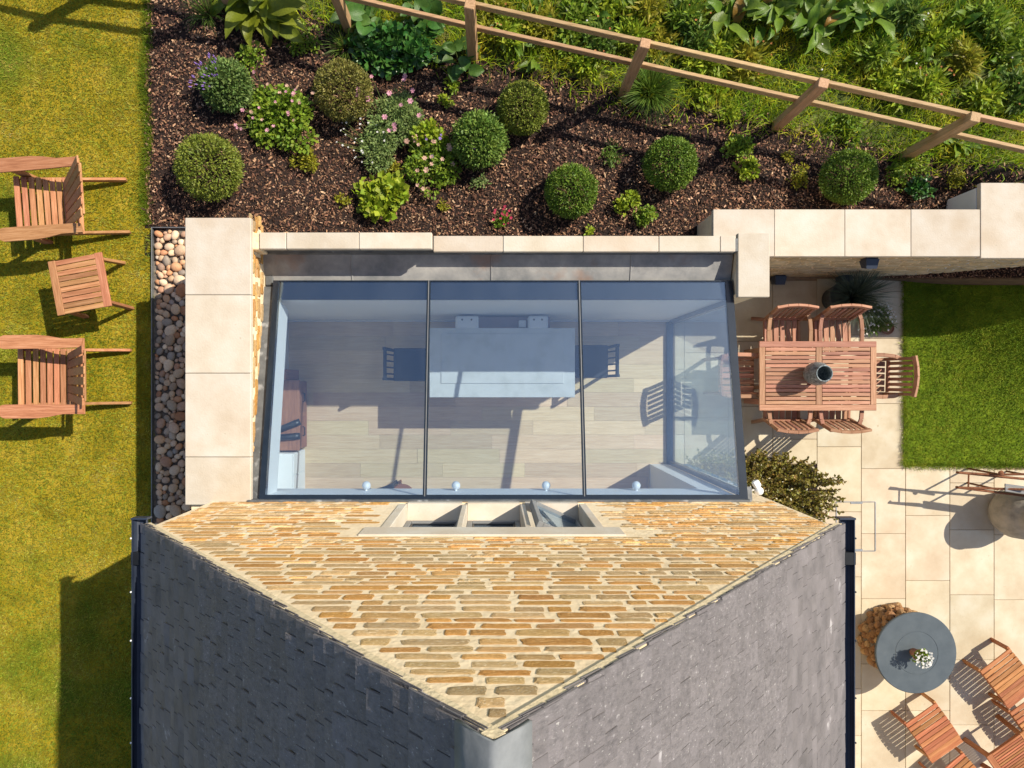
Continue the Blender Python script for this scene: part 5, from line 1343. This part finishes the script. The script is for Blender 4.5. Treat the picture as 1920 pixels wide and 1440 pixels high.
for (px, py, r, h, m, n, L, w, label) in (
    (566, 300, 0.14, 0.20, 'yel', 330, 0.04, 0.022, 'small yellow green spirea below the pink scabious'),
    (735, 318, 0.10, 0.12, 'yel', 120, 0.03, 0.022, 'tiny yellow leaved plant between heuchera and mixed clump'),
    (470, 105, 0.14, 0.16, 'bright', 160, 0.05, 0.026, 'small green sprig shrub above the lavender'),
    (568, 70, 0.16, 0.16, 'bright', 260, 0.035, 0.028, 'small leafy plant right of the big hosta leaves'),
    (846, 160, 0.09, 0.12, 'lime', 80, 0.04, 0.03, 'small lime sprig in the fence shadow, nearer the fence'),
    (835, 185, 0.08, 0.10, 'lime', 60, 0.04, 0.03, 'small lime sprig in the fence shadow, nearer the mixed clump'),
    (898, 338, 0.09, 0.12, 'grey', 90, 0.04, 0.016, 'thin grey green sprig below the feathery hebe'),
    (829, 384, 0.06, 0.08, 'yel', 60, 0.035, 0.016, 'tiny yellow tuft right of the lime heuchera'),
    (1105, 432, 0.06, 0.09, 'lime', 60, 0.04, 0.022, 'tiny lime plant against the middle of the rear parapet'),
    (1150, 285, 0.13, 0.14, 'tuft', 130, 0.06, 0.014, 'small dark green sprig between two box balls'),
    (1178, 380, 0.13, 0.20, 'lime', 300, 0.035, 0.028, 'lime parsley like plant left of its twin near the parapet'),
    (1212, 405, 0.13, 0.18, 'bright', 300, 0.035, 0.028, 'green parsley like plant nearest the wide copings'),
    (1384, 275, 0.14, 0.20, 'bright', 260, 0.045, 0.032, 'upper half of the pair of bright leafy plants on the post shadow'),
    (1404, 315, 0.13, 0.18, 'lime', 260, 0.045, 0.032, 'lower half of the pair of bright leafy plants on the post shadow'),
    (1480, 292, 0.07, 0.10, 'yel', 90, 0.03, 0.02, 'tiny yellow green plant left of the rightmost box ball'),
    (1497, 326, 0.12, 0.12, 'yel', 150, 0.04, 0.022, 'small yellow green plant just left of the rightmost box ball'),
    (1595, 234, 0.16, 0.18, 'bright', 180, 0.06, 0.035, 'small leafy plant in the mulch above the rightmost box ball'),
    (1375, 215, 0.12, 0.12, 'lime', 130, 0.04, 0.03, 'small lime plant in the mulch beneath the lower rail'),
    (1720, 302, 0.17, 0.16, 'bright', 300, 0.04, 0.02, 'mossy green plant at the foot of the rightmost post'),
    (1688, 328, 0.14, 0.16, 'bright', 220, 0.045, 0.024, 'green plant right of the rightmost box ball'),
    (1728, 357, 0.13, 0.16, 'dark', 160, 0.055, 0.04, 'dark green leafy plant above the copings'),
    (1795, 336, 0.12, 0.14, 'yel', 220, 0.035, 0.018, 'yellow green plant beside the white rendered wall'),
    (1330, 165, 0.16, 0.18, 'lime', 180, 0.06, 0.04, 'lime leafed weed beneath the middle of the fence'),
    (1108, 120, 0.18, 0.20, 'lime', 160, 0.09, 0.03, 'lime leafed weed left of the grass tuft under the fence'),
    (640, 372, 0.08, 0.09, 'yel', 50, 0.04, 0.03, 'tiny plant at the left of the lime heuchera')):
    leafy('small_plant', label, 'plant', px, py, r * 1.38, h * 1.25, m, int(n * 1.5), L * 1.05, w * 1.05, lumps=8, stems=5, group=SM)
leafy('red_flower', 'small plant with crimson flowers beside the rear parapet', 'plant', 944, 411, 0.12, 0.12, 'bright', 240, 0.03, 0.018, lumps=7, fl=[('red', 14, 0.018, 1.15, -0.1, 0.25)])
spiky('grass_tuft', 'green ornamental grass tuft at the foot of a fence post', 'plant', 1222, 165, 0.3, 0.34, 'tuft', 700, 0.42, 0.007, lean=1.1, droop=0.5)
spiky('sedge_tuft', 'thin dry sedge tuft left of the dark round leaved mass', 'plant', 643, 80, 0.2, 0.3, 'tuft', 130, 0.32, 0.005, lean=1.0, droop=0.4)
spiky('edge_tuft', 'thin grass tuft where lawn and bed meet below the fence', 'plant', 382, 15, 0.2, 0.3, 'tuft', 160, 0.34, 0.005, lean=1.0, droop=0.5)
leafy('ivy_mass', 'dense mass of dark round leaves under the fence rails', 'plant', 735, 85, 0.62, 0.28, 'dark', 1500, 0.085, 0.085, ry=0.30, lumps=26, stems=16)

# broad leaved plants: every leaf a piece of its own
def bigleaf(k, ratio, wave):
    r = random.Random(200 + k); nseg = 7; V = []; Fc = []
    ph = r.uniform(0, 6); arch = r.uniform(0.10, 0.28); dr = r.uniform(0.25, 0.55)
    for i in range(nseg + 1):
        t_ = i / nseg; w = ratio / 2 * (math.sin(PI * (0.06 + 0.94 * t_) ** 0.75) ** 0.85 if t_ < 1 else 0.0) + (0.012 if t_ < 0.05 else 0)
        yy = t_ * (1 - 0.12 * t_); zz = arch * 2 * t_ - dr * t_ * t_
        for j in (-1, -0.5, 0, 0.5, 1):
            V.append((j * w + 0.03 * math.sin(t_ * 3 + ph), yy, zz + abs(j) * w * 0.35 + wave * abs(j) * math.sin(t_ * 11 + ph + (2 if j > 0 else 0))))
    for i in range(nseg):
        for j in range(4): Fc.append((i * 5 + j, i * 5 + j + 1, (i + 1) * 5 + j + 1, (i + 1) * 5 + j))
    return V, Fc
def leafmeshes(m, ratio, wave, k0):
    out = []
    for k in range(5):
        V, Fc = bigleaf(k0 + k, ratio, wave); me = MB().add(V, Fc).mesh('leaf', smooth_=True); me.materials.append(LF[m]); out.append(me)
    return out
BL = {'hosta': leafmeshes('hosta', 0.42, 0.02, 0), 'dock': leafmeshes('dock', 0.36, 0.03, 10), 'round': leafmeshes('round', 0.72, 0.015, 20), 'dead': leafmeshes('dead', 0.4, 0.05, 30)}
def broad(name, label, px, py, n, L, m, az=(0, 360), h=0.15, pitch=(5, 50), spread=0.12, group=None, dead=0, cat='plant'):
    g = WT(px, py, h * 0.6)
    t = thing(name, label, cat, g, 0, group)
    ms = MB()
    for i in range(n):
        a = math.radians(random.uniform(*az)) ; l_ = L * random.uniform(0.6, 1.15); pi_ = math.radians(random.uniform(*pitch))
        rr = spread * math.sqrt(random.random()); b = random.uniform(0, 6.28)
        base = (rr * math.cos(b) + 0.3 * spread * math.cos(a), rr * math.sin(b) + 0.3 * spread * math.sin(a), h * random.uniform(0.5, 1.2))
        me = random.choice(BL['dead' if i < dead else m])
        inst('leaf', me, t, base, (pi_, random.gauss(0, 0.25), a - PI / 2), (l_, l_, l_))
        ms.tube([(base[0] * .25, base[1] * .25, -0.02), base], 0.005, 4)
    ms.build('stalks', MT['gstem'], t, False)
    return t
broad('hosta', 'large hosta with broad yellow green leaves at the top of the bed', 500, 15, 24, 0.46, 'hosta', (150, 390), 0.24, (-25, 30), 0.16)
broad('hosta', 'hosta clump with broad leaves left of the big hosta, half out of view', 455, -25, 12, 0.42, 'hosta', (180, 360), 0.24, (-20, 25), 0.15)
GD = 'broad leaved docks in the meadow'
for (px, py, n, L, label) in ((1370, 30, 20, 0.36, 'broad dock plant, leftmost in the meadow clump'), (1440, 25, 22, 0.36, 'broad dock plant, second from the left in the meadow clump'), (1510, 45, 22, 0.36, 'broad dock plant in the middle of the meadow clump'),
                              (1580, 30, 22, 0.36, 'broad dock plant, second from the right in the meadow clump'), (1630, 20, 18, 0.34, 'broad dock plant, rightmost in the meadow clump'), (1500, -30, 16, 0.36, 'broad dock plant at the top edge of the picture')):
    broad('dock_plant', label, px, py, n, L, 'dock', (0, 360), 0.25, (-15, 45), 0.16, GD, 1)
broad('dock_rosette', 'dock rosette beside the rightmost fence post', 1792, 268, 15, 0.27, 'dock', (0, 360), 0.06, (0, 35), 0.05)
broad('burdock', 'round leaved burdock in front of the fence post', 862, 112, 14, 0.24, 'round', (150, 400), 0.14, (-10, 35), 0.16)
broad('burdock', 'round leaved burdock just right of the fence post', 950, 75, 12, 0.24, 'dock', (180, 400), 0.12, (-10, 35), 0.14)
broad('burdock', 'single burdock rosette above the second box ball row', 1002, 118, 6, 0.22, 'dock', (180, 380), 0.08, (0, 35), 0.06)
broad('burdock', 'broad leaved weed under the rails above the round leaved mass', 790, 30, 16, 0.26, 'round', (0, 360), 0.16, (0, 45), 0.2)
broad('burdock', 'broad leaved weed under the rails at the left end', 690, 30, 16, 0.26, 'round', (0, 360), 0.16, (0, 45), 0.2)
for k, (px, py, label) in enumerate(((1100, 30, 'broad leaved weed in the meadow behind the second post'), (1190, 25, 'broad leaved weed in the meadow between two posts'), (1270, 55, 'broad leaved weed in the meadow left of the docks'),
                         (1730, 110, 'broad leaved weed in the meadow right of the docks'), (1800, 40, 'broad leaved weed near the shaded meadow corner'), (1870, 130, 'broad leaved weed behind the rightmost rails'), (1000, 20, 'broad leaved weed in the meadow at the top edge'))):
    broad('meadow_weed', label, px, py, 12, 0.22, 'dock', (0, 360), 0.14, (5, 55), 0.14, 'broad leaved weeds in the meadow', 2 if k < 3 else 0)
for k, (px, py, label) in enumerate(((930, 25, 'yellow green leafy clump just behind the second fence post'), (1060, 60, 'yellow green leafy clump behind the rails left of the grass tuft'), (1145, 12, 'yellow green leafy clump at the top edge over the grass tuft'),
        (1235, 85, 'yellow green leafy clump behind the rails above the grass tuft'), (1310, 110, 'yellow green leafy clump behind the rails left of the docks'), (1680, 150, 'yellow green leafy clump behind the rails right of the docks'),
        (1760, 60, 'yellow green leafy clump in the open meadow'), (1850, 180, 'yellow green leafy clump near the rightmost rails'), (1900, 90, 'yellow green leafy clump at the right edge of the meadow'))):
    leafy('leafy_weed', label, 'plant', px, py, 0.30, 0.26, random.choice(('lime', 'bright', 'yel')), 420, 0.11, 0.035, lumps=12, stems=8, group='leafy weeds in the meadow')
for k in range(16):
    px, py = ((960, 55), (1015, 40), (1085, 15), (1130, 70), (1180, 50), (1215, 15), (1290, 25), (1300, 70), (1345, 100), (1410, 115), (1650, 95), (1700, 30), (1740, 160), (1810, 110), (1860, 40), (1910, 170))[k]
    near = ('first', 'second', 'third', 'fourth', 'fifth', 'sixth', 'seventh', 'eighth', 'ninth', 'tenth', 'eleventh', 'twelfth', 'thirteenth', 'fourteenth', 'fifteenth', 'last')[k]
    leafy('tall_weed', 'tall tangled meadow weed behind the fence, ' + near + ' from the left', 'plant', px, py, 0.26, 0.38, ('lime', 'yel', 'bright', 'tuft')[k % 4], 380, 0.15, 0.030, lumps=11, stems=8, group='tall weeds in the meadow', fl=[('orange', 8, 0.014, 1.15, 0, 0)] if k % 3 == 0 else None)
n = 22                                                    # meadow flowers and dead stalks far too small to single out
mb = MB()
for _ in range(n):
    p = WT(random.uniform(1000, 1920), random.uniform(-20, 190))
    if fence_side(p.x, p.y) < 0.15: continue
    mb.lathe([(0.002, 0.0), (0.012, 0.002), (0.010, 0.01), (0.002, 0.012)], (p.x, p.y, p.z + random.uniform(0.12, 0.2)), 7)
q = mb.build('meadow_flowers', PT['white']); tag(q, 'tiny white flowers scattered through the meadow', kind='stuff')

# evergreen shrub by the house corner, made of leafy sprays
g = W(1490, 925, 0.45)
t = thing('evergreen_shrub', 'bushy bronze green evergreen shrub at the corner of the house', 'shrub', (3.62, -1.42, 0))
Ps, Ds = [], []; tw = MB()
for _ in range(760):
    a = random.uniform(0, 6.28); q = math.sqrt(random.random())
    base = np.array([0.66 * q * math.cos(a) - 0.08, 0.36 * q * math.sin(a) + 0.02, random.uniform(0.05, 0.55)])
    dr = np.array([0.75 * q * math.cos(a) + 0.15, 0.7 * q * math.sin(a), random.uniform(0.3, 1.0)]); dr /= np.linalg.norm(dr)
    ln = random.uniform(0.14, 0.32)
    tw.tube([tuple(base), tuple(base + dr * ln)], [0.004, 0.0015], 4)
    k = np.linspace(0.15, 1, 22)[:, None]
    Ps.append(base + dr * ln * k); Ds.append(np.tile(dr, (22, 1)))
P = np.concatenate(Ps); D = np.concatenate(Ds) * 0.6 + rng.normal(0, 0.7, (len(P), 3))
V, Fc = leafset(P, D, rng.normal(0, 0.5, (len(P), 3)) + np.array([0, 0, 1]), 0.048 * rng.uniform(0.6, 1.2, len(P)), 0.030)
fast('leaves', V, Fc, LF['shrub'], t); tw.build('twigs', MT['stem'], t, False)
t2 = thing('evergreen_shrub', 'smaller bronze green shrub half under the corner of the glass roof', 'shrub', (2.95, -1.24, 0))
Ps, Ds = [], []; tw = MB()
for _ in range(380):
    a = random.uniform(0, 6.28); q = math.sqrt(random.random())
    base = np.array([0.42 * q * math.cos(a), 0.14 * q * math.sin(a), random.uniform(0.1, 0.6)]); dr = np.array([0.6 * q * math.cos(a), 0.75 * q * math.sin(a) + 0.1, random.uniform(0.4, 1.0)]); dr /= np.linalg.norm(dr)
    ln = random.uniform(0.2, 0.4); tw.tube([tuple(base), tuple(base + dr * ln)], [0.004, 0.0015], 4)
    k = np.linspace(0.15, 1, 20)[:, None]; Ps.append(base + dr * ln * k); Ds.append(np.tile(dr, (20, 1)))
P = np.concatenate(Ps); D = np.concatenate(Ds) * 0.6 + rng.normal(0, 0.7, (len(P), 3))
V, Fc = leafset(P, D, rng.normal(0, 0.5, (len(P), 3)) + np.array([0, 0, 1]), 0.036 * rng.uniform(0.6, 1.2, len(P)), 0.02)
fast('leaves', V, Fc, LF['shrub'], t2); tw.build('twigs', MT['stem'], t2, False)
flowers([(random.uniform(-.3, .35), random.uniform(-.1, .1), random.uniform(0.6, 0.85)) for _ in range(6)], 0.035, 'white', t2)
# planter by the retaining wall
pg = W(1585, 556, 0.35)
pt = thing('planter', 'dark planter of blue grey grass at the foot of the retaining wall', 'planter', (pg.x, pg.y, 0))
MB().lathe([(0.13, 0.0), (0.15, 0.01), (0.185, 0.30), (0.20, 0.34), (0.185, 0.345), (0.17, 0.30), (0.02, 0.29)], n=28).build('pot', MT['potdark'], pt, False, True)
sp = spiky('blue_grass', 'arching blue grey grass growing in the dark planter', 'plant', 0, 0, 0.3, 0.4, 'blue', 900, 0.45, 0.006, lean=1.3, droop=0.5, ground=Vector((pg.x + 0.12, pg.y, 0.30)))
gp = W(1640, 598, 0.15)
leafy('daisy_plant', 'low plant with white flowers between dining chairs and small lawn', 'plant', 0, 0, 0.30, 0.22, 'tuft', 1500, 0.06, 0.010, ry=0.24, lumps=12, fl=[('white', 70, 0.014, 1.2, -0.1, 0.05)], stems=9, ground=Vector((gp.x, gp.y, 0.0)))
tp = thing('terracotta_tile', 'small terracotta saucer beside the white flowered plant', 'saucer', W(1663, 615, 0.02))
MB().lathe([(0.07, -0.015), (0.085, 0.0), (0.09, 0.02), (0.082, 0.022), (0.076, 0.006), (0.002, 0.004)], n=24).build('dish', MT['terra'], tp, False)
# flower pot on the fire table
fpz = 0.601
fp = W(1712, 1222, fpz)
pp = thing('flower_pot', 'small terracotta pot of white flowers on the round fire table', 'flower pot', (fp.x, fp.y, fpz))
MB().lathe([(0.045, 0.0), (0.048, 0.003), (0.064, 0.10), (0.072, 0.105), (0.072, 0.125), (0.062, 0.127), (0.055, 0.11), (0.004, 0.105)], n=24).build('pot', MT['terra'], pp, False, True)
leafy('white_daisies', 'posy of small white flowers growing in the terracotta pot', 'plant', 0, 0, 0.115, 0.15, 'bright', 420, 0.03, 0.014, lumps=10, fl=[('white', 62, 0.014, 1.08, 0, 0)], ground=Vector((fp.x + 0.012, fp.y - 0.01, fpz + 0.095)))
# tree standing beyond the right edge: its shade dapples the small lawn
def tree(loc, R, H, label, n):
    t = thing('garden_tree', label, 'tree', loc, 0, 'trees beyond the right edge')
    mb = MB(); mb.tube([(0, 0, -0.1), (0.03, 0.02, H * 0.3), (0, 0, H * 0.6), (0.05, 0, H * 0.9)], [0.07, 0.06, 0.045, 0.015], 9); 
    C = []
    for k in range(13):
        a = k * 2.4; q = R * random.uniform(0.35, 0.85); z = H * random.uniform(0.5, 0.95)
        e = (q * math.cos(a), q * math.sin(a), z); C.append(e); mb.tube([(0, 0, H * 0.35), (e[0] * .5, e[1] * .5, (z + H * .4) / 2), e], [0.03, 0.02, 0.008], 6)
    mb.build('trunk', MT['stem'], t, False)
    C = np.array(C); i = rng.integers(0, 13, n); P = C[i] + rng.normal(0, R * 0.17, (n, 3))
    V, Fc = leafset(P, rng.normal(0, 1, (n, 3)), rng.normal(0, 1, (n, 3)) + np.array([0, 0, 1]), 0.07 * rng.uniform(0.6, 1.3, n), 0.04)
    fast('crown', V, Fc, LF['tree'], t)
tree((8.75, 2.75, 1.0), 0.95, 1.9, 'young leafy tree beyond the retaining wall, shading the small lawn', 1300)
tree((8.6, 4.9, 1.0), 1.0, 1.6, 'young leafy tree in the meadow beyond the right edge', 5200)
